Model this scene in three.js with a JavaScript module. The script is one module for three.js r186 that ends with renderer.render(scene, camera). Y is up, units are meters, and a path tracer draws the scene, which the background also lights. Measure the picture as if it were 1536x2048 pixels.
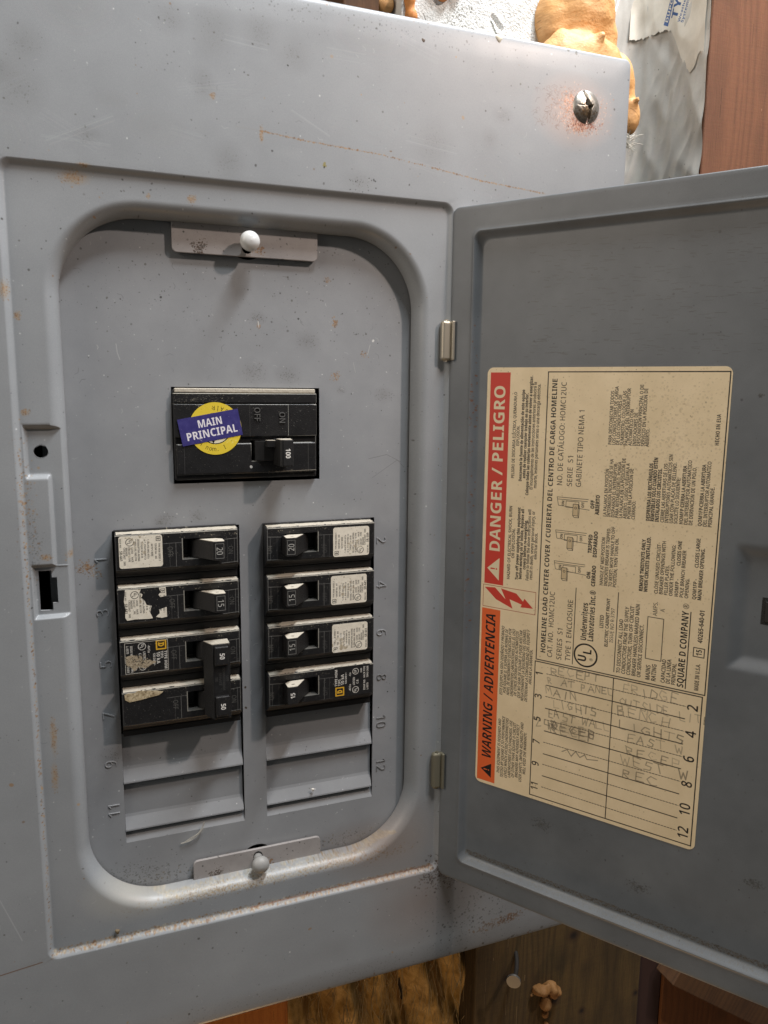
import * as THREE from 'three';
import { Brush, Evaluator, SUBTRACTION } from 'three-bvh-csg';
import { RoundedBoxGeometry } from 'three/addons/geometries/RoundedBoxGeometry.js';
import { TextGeometry } from 'three/addons/geometries/TextGeometry.js';
import { FontLoader } from 'three/addons/loaders/FontLoader.js';
import { ImprovedNoise } from 'three/addons/math/ImprovedNoise.js';
import { mergeGeometries as mergeAll } from 'three/addons/utils/BufferGeometryUtils.js';
import { RectAreaLightUniformsLib } from 'three/addons/lights/RectAreaLightUniformsLib.js';

// ---------------------------------------------------------------- camera, light, exposure
// All shapes are drawn in millimetres round the middle of the breaker field (x right, y up, z out of the wall) and scaled to metres.
const MM = 0.001;
const scene = new THREE.Scene();
const camera = new THREE.PerspectiveCamera(67.21, 0.75, 0.01, 20);
camera.position.set(-0.07378, 0.06791, 0.37577);
camera.quaternion.setFromRotationMatrix(new THREE.Matrix4().makeBasis(
  new THREE.Vector3(0.933824, 0.010035, 0.357593), new THREE.Vector3(0.048032, 0.987038, -0.15313), new THREE.Vector3(-0.354494, 0.160172, 0.921238)));
camera.updateMatrixWorld(true);
const renderer = new THREE.WebGLRenderer();
renderer.toneMapping = THREE.LinearToneMapping;
renderer.toneMappingExposure = 0.83;
renderer.shadowMap.enabled = true;
RectAreaLightUniformsLib.init();
scene.background = new THREE.Color(0.06, 0.062, 0.062);                 // dim room light from all round
const overhead = new THREE.RectAreaLight(new THREE.Color(0.95, 0.985, 1.02), 138, 0.68, 0.07); // cool light from a ceiling fitting above, out of frame
overhead.position.set(0.30, 0.93, 0.235);
overhead.lookAt(0.0, -0.02, 0);
scene.add(overhead);
const lamp = new THREE.PointLight(new THREE.Color(1, 0.82, 0.72), 0.84);   // warm bulb to the upper right, out of frame
lamp.position.set(0.375, 0.48, 0.40);
lamp.shadow.radius = 0.75;
lamp.castShadow = true;
scene.add(lamp);
const roomFill = new THREE.RectAreaLight(new THREE.Color(1, 0.87, 0.74), 4.8, 0.6, 0.6);   // warm light of the room behind the viewer, to the left
roomFill.position.set(-0.85, 0.45, 0.24);
roomFill.lookAt(0.15, -0.0, 0.08);
scene.add(roomFill);
const lowFill = new THREE.PointLight(new THREE.Color(1, 0.62, 0.3), 0.2);   // added orange light from below, unseen, brightens the wood block and insulation
lowFill.position.set(0.03, -0.78, 0.1);
lowFill.shadow.radius = 2;
lowFill.castShadow = true;
scene.add(lowFill);

// ---------------------------------------------------------------- helpers
const perlin = new ImprovedNoise();
let seed = 7;
const rnd = () => { seed = (seed + 0x6d2b79f5) | 0; let t = Math.imul(seed ^ (seed >>> 15), 1 | seed); t = (t + Math.imul(t ^ (t >>> 7), 61 | t)) ^ t; return ((t ^ (t >>> 14)) >>> 0) / 4294967296; };
const rr = (a, b) => a + (b - a) * rnd();
const clamp = (x, a = 0, b = 1) => Math.min(b, Math.max(a, x));
const smooth = (a, b, x) => { const t = clamp((x - a) / (b - a)); return t * t * (3 - 2 * t); };
const used = {};
function numbered(n) { const k = used[n] ?? 0; used[n] = k + 1; return k ? n + '_' + String(k).padStart(3, '0') : n; }
function mesh(name, g, m, parent) {                                     // a mesh from a geometry in millimetres
  g.scale(MM, MM, MM);
  const o = new THREE.Mesh(g, m);
  o.name = parent ? name : numbered(name);
  o.castShadow = o.receiveShadow = true;
  (parent ?? scene).add(o);
  return o;
}
function thing(name, label, category, group, kind) {
  const o = new THREE.Group(); o.name = numbered(name); scene.add(o);
  return tag(o, label, category, group, kind);
}
function tag(o, label, category, group, kind) {
  o.userData = { label };
  if (category) o.userData.category = category;
  if (group) o.userData.group = group;
  if (kind) o.userData.kind = kind;
  return o;
}
const box = (x0, x1, y0, y1, z0, z1, r = 0.4) => new RoundedBoxGeometry(x1 - x0, y1 - y0, z1 - z0, 2, Math.min(r, (x1 - x0) / 2.01, (y1 - y0) / 2.01, (z1 - z0) / 2.01)).translate((x0 + x1) / 2, (y0 + y1) / 2, (z0 + z1) / 2);
function planarUV(g, x0, x1, y0, y1) {
  const p = g.attributes.position, uv = new Float32Array(p.count * 2);
  for (let i = 0; i < p.count; i++) { uv[i * 2] = (p.getX(i) - x0) / (x1 - x0); uv[i * 2 + 1] = (p.getY(i) - y0) / (y1 - y0); }
  g.setAttribute('uv', new THREE.BufferAttribute(uv, 2));
  return g;
}
function roundShape(x0, x1, y0, y1, r) {
  const s = new THREE.Shape();
  s.moveTo(x0 + r, y0); s.lineTo(x1 - r, y0); s.absarc(x1 - r, y0 + r, r, -Math.PI / 2, 0); s.lineTo(x1, y1 - r); s.absarc(x1 - r, y1 - r, r, 0, Math.PI / 2);
  s.lineTo(x0 + r, y1); s.absarc(x0 + r, y1 - r, r, Math.PI / 2, Math.PI); s.lineTo(x0, y0 + r); s.absarc(x0 + r, y0 + r, r, Math.PI, Math.PI * 1.5);
  return s;
}
const poly = (pts) => { const s = new THREE.Shape(); pts.forEach(([x, y], i) => (i ? s.lineTo(x, y) : s.moveTo(x, y))); s.closePath(); return s; };
const sheet = (shape, depth, bevel = 0) => new THREE.ExtrudeGeometry(shape, { depth, bevelEnabled: bevel > 0, bevelSize: bevel, bevelThickness: bevel, bevelOffset: -bevel, bevelSegments: 2, curveSegments: 10 });
// an outline given in (y, z) pushed along x from x0 to x1
const alongX = (pts, x0, x1) => new THREE.ExtrudeGeometry(poly(pts.map(([y, z]) => [-z, y])), { depth: x1 - x0, bevelEnabled: false }).rotateY(Math.PI / 2).translate(x0, 0, 0);
// an outline given in (x, z) pushed along y from y0 to y1
const alongY = (pts, y0, y1, bevel = 0.3) => new THREE.ExtrudeGeometry(poly(pts.map(([x, z]) => [x, -z])), { depth: y1 - y0 - 2 * bevel, bevelEnabled: bevel > 0, bevelSize: bevel, bevelThickness: bevel, bevelOffset: -bevel, bevelSegments: 2 }).rotateX(-Math.PI / 2).translate(0, y0 + bevel, 0).rotateX(0);
const evaluator = new Evaluator(); evaluator.attributes = ['position', 'normal']; evaluator.useGroups = false;
function cut(a, ...bs) {
  let r = new Brush(a.index ? a.toNonIndexed() : a);
  for (const b of bs) { const t = new Brush(b.index ? b.toNonIndexed() : b); r.updateMatrixWorld(); t.updateMatrixWorld(); r = evaluator.evaluate(r, t, SUBTRACTION); }
  const g = r.geometry; g.clearGroups(); return g;
}
const mergeGeometries = (list) => mergeAll(list.map((g) => { const q = g.index ? g.toNonIndexed() : g; q.deleteAttribute('uv'); return q; }));
// canvas textures, drawn in millimetres: x right, y up
function canvas(w, h) { const c = document.createElement('canvas'); c.width = w; c.height = h; return c; }
function texture(c, srgb = true) { const t = new THREE.CanvasTexture(c); if (srgb) t.colorSpace = THREE.SRGBColorSpace; t.anisotropy = 8; return t; }
function mmCanvas(x0, x1, y0, y1, pxw) {
  const k = pxw / (x1 - x0), c = canvas(pxw, Math.round(k * (y1 - y0))), g = c.getContext('2d');
  g.setTransform(k, 0, 0, -k, -x0 * k, y1 * k);
  return { c, g, k };
}
function mottle(c, g, base, fine, coarse, scale, hue = [1, 1, 1]) {       // base colour with soft uneven tone
  const { width: w, height: h } = c, im = g.getImageData(0, 0, w, h), d = im.data;
  for (let y = 0, i = 0; y < h; y++) for (let x = 0; x < w; x++, i += 4) {
    const a = perlin.noise(x * scale, y * scale, base[0] * 0.37) + 0.5 * perlin.noise(x * scale * 2.7, y * scale * 2.7, 3.1) + 0.3 * perlin.noise(x * scale * 8, y * scale * 8, 9.7);
    const n = a * coarse + (rnd() - 0.5) * fine;
    d[i] = base[0] + n * hue[0]; d[i + 1] = base[1] + n * hue[1]; d[i + 2] = base[2] + n * hue[2]; d[i + 3] = 255;
  }
  g.putImageData(im, 0, 0);
}
const dot = (g, x, y, r, col, a = 1) => { g.globalAlpha = a; g.fillStyle = col; g.beginPath(); g.ellipse(x, y, r * rr(0.6, 1.3), r * rr(0.6, 1.4), rr(0, 3), 0, 7); g.fill(); g.globalAlpha = 1; };
function specks(g, n, x0, x1, y0, y1, cols, r0, r1, a0, a1) { for (let i = 0; i < n; i++) dot(g, rr(x0, x1), rr(y0, y1), r0 + (r1 - r0) * rnd() ** 3, cols[Math.floor(rnd() * cols.length)], rr(a0, a1)); }
function cloud(g, n, x, y, sx, sy, cols, r0, r1, a0, a1, tilt = 0) {      // a stain: dots thickening towards its middle
  for (let i = 0; i < n; i++) {
    const u = (rnd() + rnd() + rnd() - 1.5) * sx, v = (rnd() + rnd() + rnd() - 1.5) * sy;
    dot(g, x + u * Math.cos(tilt) - v * Math.sin(tilt), y + u * Math.sin(tilt) + v * Math.cos(tilt), rr(r0, r1), cols[Math.floor(rnd() * cols.length)], rr(a0, a1));
  }
}
function soft(g, x, y, r, col, a, sx = 1, sy = 1) {
  g.save(); g.translate(x, y); g.scale(sx, sy);
  const q = g.createRadialGradient(0, 0, 0, 0, 0, r); q.addColorStop(0, `rgba(${col},${a})`); q.addColorStop(0.55, `rgba(${col},${a * 0.45})`); q.addColorStop(1, `rgba(${col},0)`);
  g.fillStyle = q; g.fillRect(-r, -r, 2 * r, 2 * r); g.restore();
}
function scratch(g, pts, w, col, a = 1) { g.globalAlpha = a; g.strokeStyle = col; g.lineWidth = w; g.lineCap = 'round'; g.beginPath(); pts.forEach(([x, y], i) => (i ? g.lineTo(x, y) : g.moveTo(x, y))); g.stroke(); g.globalAlpha = 1; }
function hairs(g, n, x0, x1, y0, y1, cols, len, w, a) { for (let i = 0; i < n; i++) { const x = rr(x0, x1), y = rr(y0, y1), t = rr(0, 6.3), l = rr(0.3, 1) * len; scratch(g, [[x, y], [x + l * 0.5 * Math.cos(t), y + l * 0.5 * Math.sin(t)], [x + l * Math.cos(t + 0.5), y + l * Math.sin(t + 0.5)]], w, cols[Math.floor(rnd() * cols.length)], a * rr(0.4, 1)); } }
function noiseTexture(n, f, octaves, repX, repY, gain = 0.5) {            // a tile of grey noise that wraps round
  const d = new Uint8Array(n * n * 4);
  for (let y = 0; y < n; y++) for (let x = 0; x < n; x++) {
    let v = 0, a = 1, q = f, s = 0;
    for (let o = 0; o < octaves; o++) {
      const X = x / n * q, Y = y / n * q, bx = x / n, by = y / n, P = (i, j) => perlin.noise(X + i * q, Y + j * q, o * 7.3);
      v += a * ((P(0, 0) * (1 - bx) + P(-1, 0) * bx) * (1 - by) + (P(0, -1) * (1 - bx) + P(-1, -1) * bx) * by); s += a; a *= gain; q *= 2;
    }
    const k = clamp(0.5 + v / s * 0.8) * 255, i = (y * n + x) * 4; d[i] = d[i + 1] = d[i + 2] = k; d[i + 3] = 255;
  }
  const t = new THREE.DataTexture(d, n, n); t.wrapS = t.wrapT = THREE.RepeatWrapping; t.magFilter = t.minFilter = THREE.LinearFilter; t.repeat.set(repX, repY); t.needsUpdate = true;
  return t;
}
const repeated = (t, x, y) => { const c = t.clone(); c.repeat.set(x, y); c.needsUpdate = true; return c; };
const peel = noiseTexture(512, 48, 3, 1, 1);
const grit = noiseTexture(512, 24, 5, 1, 1, 0.7);
// a rounded rectangle as a closed loop of points, the same number on each side whatever its size
function loop(x0, x1, y0, y1, r, z, nx, ny, nc) {
  const out = [], side = (xa, ya, xb, yb, n) => { for (let i = 0; i < n; i++) out.push([xa + (xb - xa) * i / n, ya + (yb - ya) * i / n, z]); };
  const arc = (cx, cy, a) => { for (let i = 0; i < nc; i++) { const t = a + Math.PI / 2 * i / nc; out.push([cx + r * Math.cos(t), cy + r * Math.sin(t), z]); } };
  side(x1, y0 + r, x1, y1 - r, ny); arc(x1 - r, y1 - r, 0); side(x1 - r, y1, x0 + r, y1, nx); arc(x0 + r, y1 - r, Math.PI / 2);
  side(x0, y1 - r, x0, y0 + r, ny); arc(x0 + r, y0 + r, Math.PI); side(x0 + r, y0, x1 - r, y0, nx); arc(x1 - r, y0 + r, Math.PI * 1.5);
  return out;
}
const lerpLoop = (a, b, t, z) => a.map((p, i) => [p[0] + (b[i][0] - p[0]) * t, p[1] + (b[i][1] - p[1]) * t, z ?? p[2] + (b[i][2] - p[2]) * t]);
function loft(rings, shape, drop, close) {
  const n = rings[0].length, pos = new Float32Array(rings.length * n * 3), idx = [];
  rings.forEach((ring, j) => ring.forEach((p, i) => { const q = shape ? shape(p[0], p[1], p[2]) : p; pos.set(q, (j * n + i) * 3); }));
  for (let j = 0; j + 1 < rings.length; j++) for (let i = 0; i < n; i++) {
    const a = j * n + i, b = j * n + (i + 1) % n, c = a + n, d = b + n;
    for (const t of [[a, b, c], [b, d, c]]) {
      if (drop && drop((pos[t[0] * 3] + pos[t[1] * 3] + pos[t[2] * 3]) / 3, (pos[t[0] * 3 + 1] + pos[t[1] * 3 + 1] + pos[t[2] * 3 + 1]) / 3, j)) continue;
      idx.push(...t);
    }
  }
  const g = new THREE.BufferGeometry();
  g.setAttribute('position', new THREE.BufferAttribute(pos, 3));
  g.setIndex(idx);
  g.computeVertexNormals();
  return g;
}
const plain = (col, rough = 0.5, metal = 0, more = {}) => new THREE.MeshStandardMaterial({ color: new THREE.Color(...col), roughness: rough, metalness: metal, side: THREE.DoubleSide, ...more });

// ---------------------------------------------------------------- grey painted steel: what its surfaces are stained with
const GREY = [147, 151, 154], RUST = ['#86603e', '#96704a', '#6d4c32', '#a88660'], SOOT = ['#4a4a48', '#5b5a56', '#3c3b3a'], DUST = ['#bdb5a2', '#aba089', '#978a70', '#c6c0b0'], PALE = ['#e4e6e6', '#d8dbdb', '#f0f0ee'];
const CX0 = -208, CX1 = 204.8, CY0 = -266.5, CY1 = 241.6;
function coverTexture() {
  const { c, g } = mmCanvas(CX0, CX1, CY0, CY1, 1656);
  mottle(c, g, GREY, 6, 7, 0.004);
  // stains and wear, each where it sits on the metal
  specks(g, 2600, -130, CX1, CY0, CY1, SOOT, 0.08, 0.5, 0.2, 0.8);
  specks(g, 900, -130, CX1, CY0, CY1, PALE, 0.1, 0.35, 0.25, 0.8);
  specks(g, 220, -130, CX1, CY0, CY1, RUST, 0.15, 0.8, 0.3, 0.8);
  hairs(g, 110, -130, CX1, CY0, CY1, PALE, 3, 0.14, 0.5); hairs(g, 60, -130, CX1, CY0, CY1, SOOT, 3, 0.14, 0.5);
  for (const [x, y, s] of [[-90, 202, 5], [-93, 184, 6], [-100, 192, 6], [-33, 220, 4], [-15, 218, 7], [5, 221, 6], [20, 214, 5], [-20, 196, 5], [90, 184, 8], [127, 202, 3], [-68, 170, 3], [-10, 166, 5], [52, 163, 5], [120, 190, 4]]) { soft(g, x, y, s * 1.8, '84,84,82', 0.16, rr(0.7, 1.3), rr(0.7, 1.3)); cloud(g, 16 * s, x, y, s * rr(0.7, 1.4), s, SOOT, 0.06, 0.2, 0.1, 0.4); }
  for (let i = 0; i < 46; i++) { const x = rr(-120, 190), y = rr(165, 238), t = rr(-0.5, 0.5), l = rr(6, 30); for (let j = 0; j < 7; j++) { const o = rr(-2.5, 2.5); scratch(g, [[x - o * Math.sin(t), y + o], [x + l * Math.cos(t) - o * Math.sin(t), y + l * Math.sin(t) + o]], rr(0.1, 0.5), i % 3 ? '#8a8e8e' : '#aeb4b6', rr(0.04, 0.16)); } }
  for (let i = 0; i < 26; i++) soft(g, rr(-120, 190), i % 2 ? rr(165, 236) : rr(-255, -205), rr(6, 20), i % 3 ? '96,94,88' : '190,194,194', rr(0.04, 0.1), rr(0.6, 1.6), rr(0.4, 1));
  for (let i = 0; i < 60; i++) { const x = rr(-120, 196), y = i % 2 ? 239 - rr(0.2, 2) : -261.5 + rr(0.2, 2.5); dot(g, x, y, rr(0.2, 0.9), i % 3 ? '#5a5650' : '#7a5a42', rr(0.4, 0.9)); }
  scratch(g, [[-6.4, 180.8], [4.7, 180.3]], 0.2, '#8d8a80', 0.5);
  const sc = [[4.7, 180.3], [23.1, 178.6], [62.1, 176.5], [88.1, 173.6], [115.6, 170.1], [153.5, 167.4]];
  for (let s = 0; s + 1 < sc.length; s++) { const [a, b] = [sc[s], sc[s + 1]], m = Math.hypot(b[0] - a[0], b[1] - a[1]) * 2.2; for (let i = 0; i < m; i++) if (s !== 2 || rnd() < 0.55) dot(g, a[0] + (b[0] - a[0]) * i / m, a[1] + (b[1] - a[1]) * i / m + rr(-0.2, 0.2), rr(0.12, 0.4), RUST[Math.floor(rnd() * 4)], rr(0.35, 0.9)); }
  for (const [x, y, w, h, n] of [[5.2, 178.8, 1, 3.6, 60], [-15.9, 191.9, 1.3, 1.6, 40], [-73.9, 153.1, 6, 3, 160], [-25.9, 148.9, 2, 1.8, 60], [-44.2, 148.5, 1, 1, 20], [-103.2, 106, 2, 4, 90], [-98.8, 96, 1.4, 2, 40], [-98.3, 55.6, 1.8, 1.5, 60], [-81.6, -7.8, 4, 2, 90], [-93.6, -8.1, 2.4, 1.6, 60], [-95, -92, 1.5, 9, 130], [-95.5, -112, 1.6, 7, 80], [-70, 158, 3, 1, 40]]) { soft(g, x, y, Math.max(w, h) * 1.2, '168,136,98', 0.5, w / Math.max(w, h), h / Math.max(w, h)); cloud(g, n, x, y, w, h, RUST, 0.06, 0.3, 0.2, 0.7); }
  // rust along the crease at the left of the recess
  for (let y = 40; y > -203; y -= 0.7) if (rnd() < 0.75) dot(g, -101.6 + rr(-0.5, 0.6), y, rr(0.12, 0.45), RUST[Math.floor(rnd() * 4)], rr(0.2, 0.85));
  cloud(g, 200, -100, 15, 4, 30, RUST, 0.1, 0.5, 0.1, 0.5); cloud(g, 150, -98, -5, 4, 16, SOOT, 0.1, 0.3, 0.2, 0.5);
  // dust and brown dirt lying along the bottom crease and on the lower roll
  for (let x = -101; x < 98; x += 0.12) dot(g, x, -201.4 + rr(-1.5, 1.6), rr(0.15, 0.6), [...DUST, ...RUST][Math.floor(rnd() * 8)], rr(0.15, 0.6));
  for (let x = -62; x < 76; x += 0.035) { const k = 1 - Math.abs(x - 6) / 90; { g.globalAlpha = rr(0.12, 0.4); g.fillStyle = [...DUST, '#8f8470'][Math.floor(rnd() * 5)]; g.beginPath(); g.ellipse(x, -186.8 + rr(-3.4, 3) * k + Math.max(0, Math.abs(x - 3) - 48) * 0.42, rr(0.3, 0.9), rr(0.08, 0.2), 0, 0, 7); g.fill(); g.globalAlpha = 1; } }
  cloud(g, 900, -20, -188.5, 42, 2.6, ['#7a6448', '#94794f', '#6a5640'], 0.1, 0.4, 0.15, 0.5); cloud(g, 700, 50, -187, 30, 4, ['#7a6448', '#8a6a48', '#6a5640'], 0.1, 0.45, 0.15, 0.5);
  soft(g, -60, -178, 30, '214,206,186', 0.5, 1, 0.6);
  soft(g, 70, -182, 42, '124,98,80', 0.42, 1, 0.7); soft(g, 92, -222, 38, '124,96,80', 0.34, 1.1, 0.8); soft(g, 120, -215, 30, '110,100,92', 0.25);
  scratch(g, [[-6, -201.5], [40, -201.2], [98, -201]], 0.7, '#7a4a36', 0.4);
  cloud(g, 500, 104, -206, 14, 10, ['#4d4038', '#5e4a3c', '#3a322e'], 0.1, 0.6, 0.2, 0.7); cloud(g, 240, 143, -247, 16, 3, ['#7d6048', '#5e4a3c'], 0.2, 0.7, 0.2, 0.6, 0.1); cloud(g, 260, 120, -236, 30, 16, SOOT, 0.1, 0.6, 0.2, 0.6);
  scratch(g, [[-206, -221], [-124, -205.4], [-105.9, -203.6]], 0.45, '#6a4a36', 0.8); scratch(g, [[-121.8, -167], [-113.7, -190]], 0.35, '#c4c8ca', 0.5);
  cloud(g, 700, 40, -256, 150, 6, SOOT, 0.06, 0.3, 0.15, 0.5); soft(g, 60, -262, 120, '80,76,72', 0.35, 1, 0.12); cloud(g, 260, 40, 233, 130, 6, SOOT, 0.1, 0.4, 0.2, 0.5);
  // rusty worn paint round the cover screw, with warm lamp reflection painted in
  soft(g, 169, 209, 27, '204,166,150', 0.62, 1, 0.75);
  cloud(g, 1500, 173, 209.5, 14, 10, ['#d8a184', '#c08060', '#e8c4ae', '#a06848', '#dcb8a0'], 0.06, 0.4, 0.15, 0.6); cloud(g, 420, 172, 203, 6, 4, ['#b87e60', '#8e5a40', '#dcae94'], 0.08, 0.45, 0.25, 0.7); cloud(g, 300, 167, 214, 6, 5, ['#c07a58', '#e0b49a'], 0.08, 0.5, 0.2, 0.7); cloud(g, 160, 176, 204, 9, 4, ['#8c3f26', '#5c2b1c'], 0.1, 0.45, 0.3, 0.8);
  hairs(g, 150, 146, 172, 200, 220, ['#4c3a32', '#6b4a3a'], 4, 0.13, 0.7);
  for (const [x, y] of [[34.5, 169.5], [34.6, 168.6]]) dot(g, x, y, 0.7, '#8a8250', 0.9); dot(g, 34.4, 168, 0.5, '#2e2a20');
  specks(g, 24, 46, 60, 158, 166, ['#222'], 0.15, 0.35, 0.6, 0.9); dot(g, 17.6, 209.1, 0.45, '#1a1a1a');
  return texture(c);
}
const paint = (map, sx, sy, rough = 0.4) => new THREE.MeshPhysicalMaterial({ map, roughness: rough, metalness: 0, clearcoat: 0.06, clearcoatRoughness: 0.25, bumpMap: repeated(peel, sx, sy), bumpScale: 0.00005, side: THREE.DoubleSide });
const plainGrey = new THREE.MeshPhysicalMaterial({ color: new THREE.Color(0.34, 0.35, 0.362), roughness: 0.4, side: THREE.DoubleSide });
const darkInside = plain([0.03, 0.03, 0.031], 0.7);

// ---------------------------------------------------------------- the load centre: cover, deadfront, door
const panel = thing('electrical_panel', 'grey steel breaker panel with its door swung open to the right', 'electrical panel');
const inBox = (x, y, x0, x1, y0, y1) => Math.max(x0 - x, x - x1, y0 - y, y - y1);
const SLOT = [[-97.2, -14.4], [-91.8, -14.8], [-91.8, -17.8], [-89.7, -17.9], [-89.7, -29.7], [-91.9, -29.7], [-91.9, -33.1], [-97.2, -32.8]];
const inSlot = (x, y) => (x > -97.2 && x < -91.8 && y < -14.5 && y > -32.9) || (x >= -91.8 && x < -89.7 && y < -17.8 && y > -29.7);
const HOLE = [-93.1, 38.6, 2.9];
function pressed(x, y, z) {                                              // the latch pocket pressed into the left of the door recess
  if (x > -110 && x < -82 && y > -44 && y < 60 && z > 2) {
    const d = Math.min(inBox(x, y, -98.9, -80, 28, 49), inBox(x, y, -89.9, -80, -13, 30), inBox(x, y, -98.9, -80, -35.3, -12.4));
    if (d < 1.1) z = Math.min(z, 11 - 2.3 * smooth(1.1, -0.7, d));
  }
  const h = Math.hypot(x - HOLE[0], y - HOLE[1]);
  if (Math.abs(h - HOLE[2]) < 0.3) { x = HOLE[0] + (x - HOLE[0]) * HOLE[2] / h; y = HOLE[1] + (y - HOLE[1]) * HOLE[2] / h; }
  if (x > -100 && x < -87 && y < -13 && y > -35) for (let i = 0; i < SLOT.length; i++) {
    const [a, b] = SLOT[i], [c, d] = SLOT[(i + 1) % SLOT.length], t = clamp(((x - a) * (c - a) + (y - b) * (d - b)) / ((c - a) ** 2 + (d - b) ** 2)), px = a + t * (c - a), py = b + t * (d - b);
    if (Math.hypot(x - px, y - py) < 0.24) { x = px; y = py; break; }
  }
  if (x > 100 || y > 158 || y < -203) z += 0.2 * perlin.noise(x * 0.012, y * 0.012, 1.5);   // the sheet is not dead flat
  return [x, y, z];
}
{
  const NX = 170, NY = 760, NC = 46, L = (o, r, z) => loop(-82.5 - o, 84 + o, -184.7 - o, 140.5 + o, r, z, NX, NY, NC), rec = (o, r, z) => loop(-102 - o, 100 + o, -202.6 - o, 156.8 + o, r, z, NX, NY, NC), out = (o, r, z) => loop(CX0 + o, CX1 - o - 1, CY0 + o + 4, CY1 - o - 2, r, z, NX, NY, NC);
  const rings = [L(0.9, 35.9, 0.9), L(0.2, 35.2, 1.0)];
  for (let k = 0; k <= 18; k++) { const t = Math.PI / 2 * (1 - k / 18), o = 6.2 * (1 - Math.sin(t)); rings.push(L(o, 35 + o, 1.5 + 9.5 * Math.cos(t))); }
  const a = L(6.2, 41.2, 11), b = rec(-1.6, 3.2, 11), e = rec(1.6, 5.4, 13.2), f = out(13, 6, 13.2);
  for (let k = 1; k <= 34; k++) rings.push(lerpLoop(a, b, k / 34));
  for (let k = 1; k <= 10; k++) rings.push(rec(-1.6 + 3.2 * k / 10, 3.2 + 2.2 * k / 10, 11 + 2.2 * smooth(0, 1, k / 10)));
  for (let k = 1; k <= 26; k++) rings.push(lerpLoop(e, f, k / 26));
  for (const [o, z] of [[11, 13.15], [6, 12.95], [3, 12.7], [1.6, 12.4], [0.8, 12], [0.25, 11.3], [0, 10.3], [0, 2], [0, -6]]) rings.push(out(o, 3.5, z));
  const g = loft(rings, pressed, (x, y) => inSlot(x, y) || Math.hypot(x - HOLE[0], y - HOLE[1]) < HOLE[2] - 0.1);
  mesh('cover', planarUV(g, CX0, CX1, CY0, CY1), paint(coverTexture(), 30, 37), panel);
}
// the steel box behind the cover, dark inside
mesh('enclosure', mergeGeometries([box(-198, -195, -255, 232, -90, 6), box(191, 194, -255, 232, -90, 6), box(-198, 194, -255, -252, -90, 6), box(-198, 194, 229, 232, -90, 6), box(-198, 194, -255, 232, -93, -90)]), darkInside, panel);
{ // liner of the latch slot and of the small hole: the thickness of the sheet
  const wall = (pts) => mergeGeometries(pts.map(([a, b], i) => { const [c, d] = pts[(i + 1) % pts.length], g = new THREE.PlaneGeometry(Math.hypot(c - a, d - b), 1.4); g.rotateX(Math.PI / 2).rotateZ(Math.atan2(d - b, c - a)); return g.translate((a + c) / 2, (b + d) / 2, 8.05); }));
  mesh('latch_slot_rim', wall(SLOT), plainGrey, panel);
  mesh('hole_rim', wall([...Array(24)].map((_, i) => [HOLE[0] + HOLE[2] * Math.cos(i * Math.PI / 12), HOLE[1] + HOLE[2] * Math.sin(i * Math.PI / 12)])), plainGrey, panel);
}
// deadfront plate with openings for the breakers
const FX0 = -93, FX1 = 95, FY0 = -196, FY1 = 152;
function deadTexture() {
  const { c, g } = mmCanvas(FX0, FX1, FY0, FY1, 1100);
  mottle(c, g, [147, 150, 153], 5, 6, 0.006);
  specks(g, 1500, FX0, FX1, FY0, FY1, SOOT, 0.07, 0.36, 0.2, 0.75); specks(g, 700, FX0, FX1, FY0, FY1, PALE, 0.1, 0.35, 0.3, 0.9);
  specks(g, 500, FX0, FX1, 90, 140, SOOT, 0.1, 0.45, 0.3, 0.8); hairs(g, 90, FX0, FX1, FY0, FY1, PALE, 2.5, 0.16, 0.7); hairs(g, 40, FX0, FX1, 60, 140, SOOT, 4, 0.16, 0.6);
  for (const [x, y, w, h, n] of [[43.7, 99.3, 1.3, 2, 60], [40, 119.5, 2, 1.5, 30], [59, 84, 2, 1.5, 30], [-77.8, -16.3, 5, 3, 160], [-73, -20, 3, 2, 40], [5.6, 96.7, 1, 2, 20], [44, 73, 2.4, 2, 70]]) cloud(g, n, x, y, w, h, RUST, 0.1, 0.4, 0.2, 0.7);
  for (const [x, y, s] of [[-43.6, 3.2, 3], [-26, 5.4, 3], [-40, 4, 4], [5, 100, 3], [20, 73, 5], [2, 74, 6], [-70, -112, 5], [30, 90, 5], [70, 64, 4], [47, 66, 2]]) { soft(g, x, y, s * 1.6, '90,88,86', 0.16, 1, 0.8); cloud(g, 18 * s, x, y, s * rr(0.7, 1.4), s * 0.8, SOOT, 0.06, 0.24, 0.15, 0.5); };
  scratch(g, [[-59.8, 86], [-59.4, 82], [-58.4, 79]], 0.28, '#c8caca', 0.6); scratch(g, [[5.2, 98.4], [5.6, 95.6]], 0.4, '#e0e0dc', 0.8); scratch(g, [[62.4, 89], [61, 84]], 0.22, '#dcdcd8', 0.6); dot(g, 64, 91, 0.6, '#e4e4e0', 0.8); scratch(g, [[53.4, 80], [54.6, 75]], 0.18, '#c8c8c4', 0.5); scratch(g, [[62, 31], [72, 33], [80, 29]], 0.15, '#4e4c48', 0.7); scratch(g, [[64, 21], [78, 30], [82, 26]], 0.15, '#4e4c48', 0.6);
  for (const [x, y] of [[-4.4, -84.9], [-4.3, -96]]) dot(g, x, y, 0.7, '#3c3022', 0.9); dot(g, 74, -98, 0.5, '#1a1a1a');
  cloud(g, 900, 0, -181, 80, 5, [...SOOT, '#7a6a54'], 0.1, 0.5, 0.15, 0.5); cloud(g, 260, -60, -176, 20, 6, SOOT, 0.1, 0.4, 0.2, 0.5); soft(g, 60, -185, 30, '110,92,80', 0.35, 1.2, 0.5);
  return texture(c);
}
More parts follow.
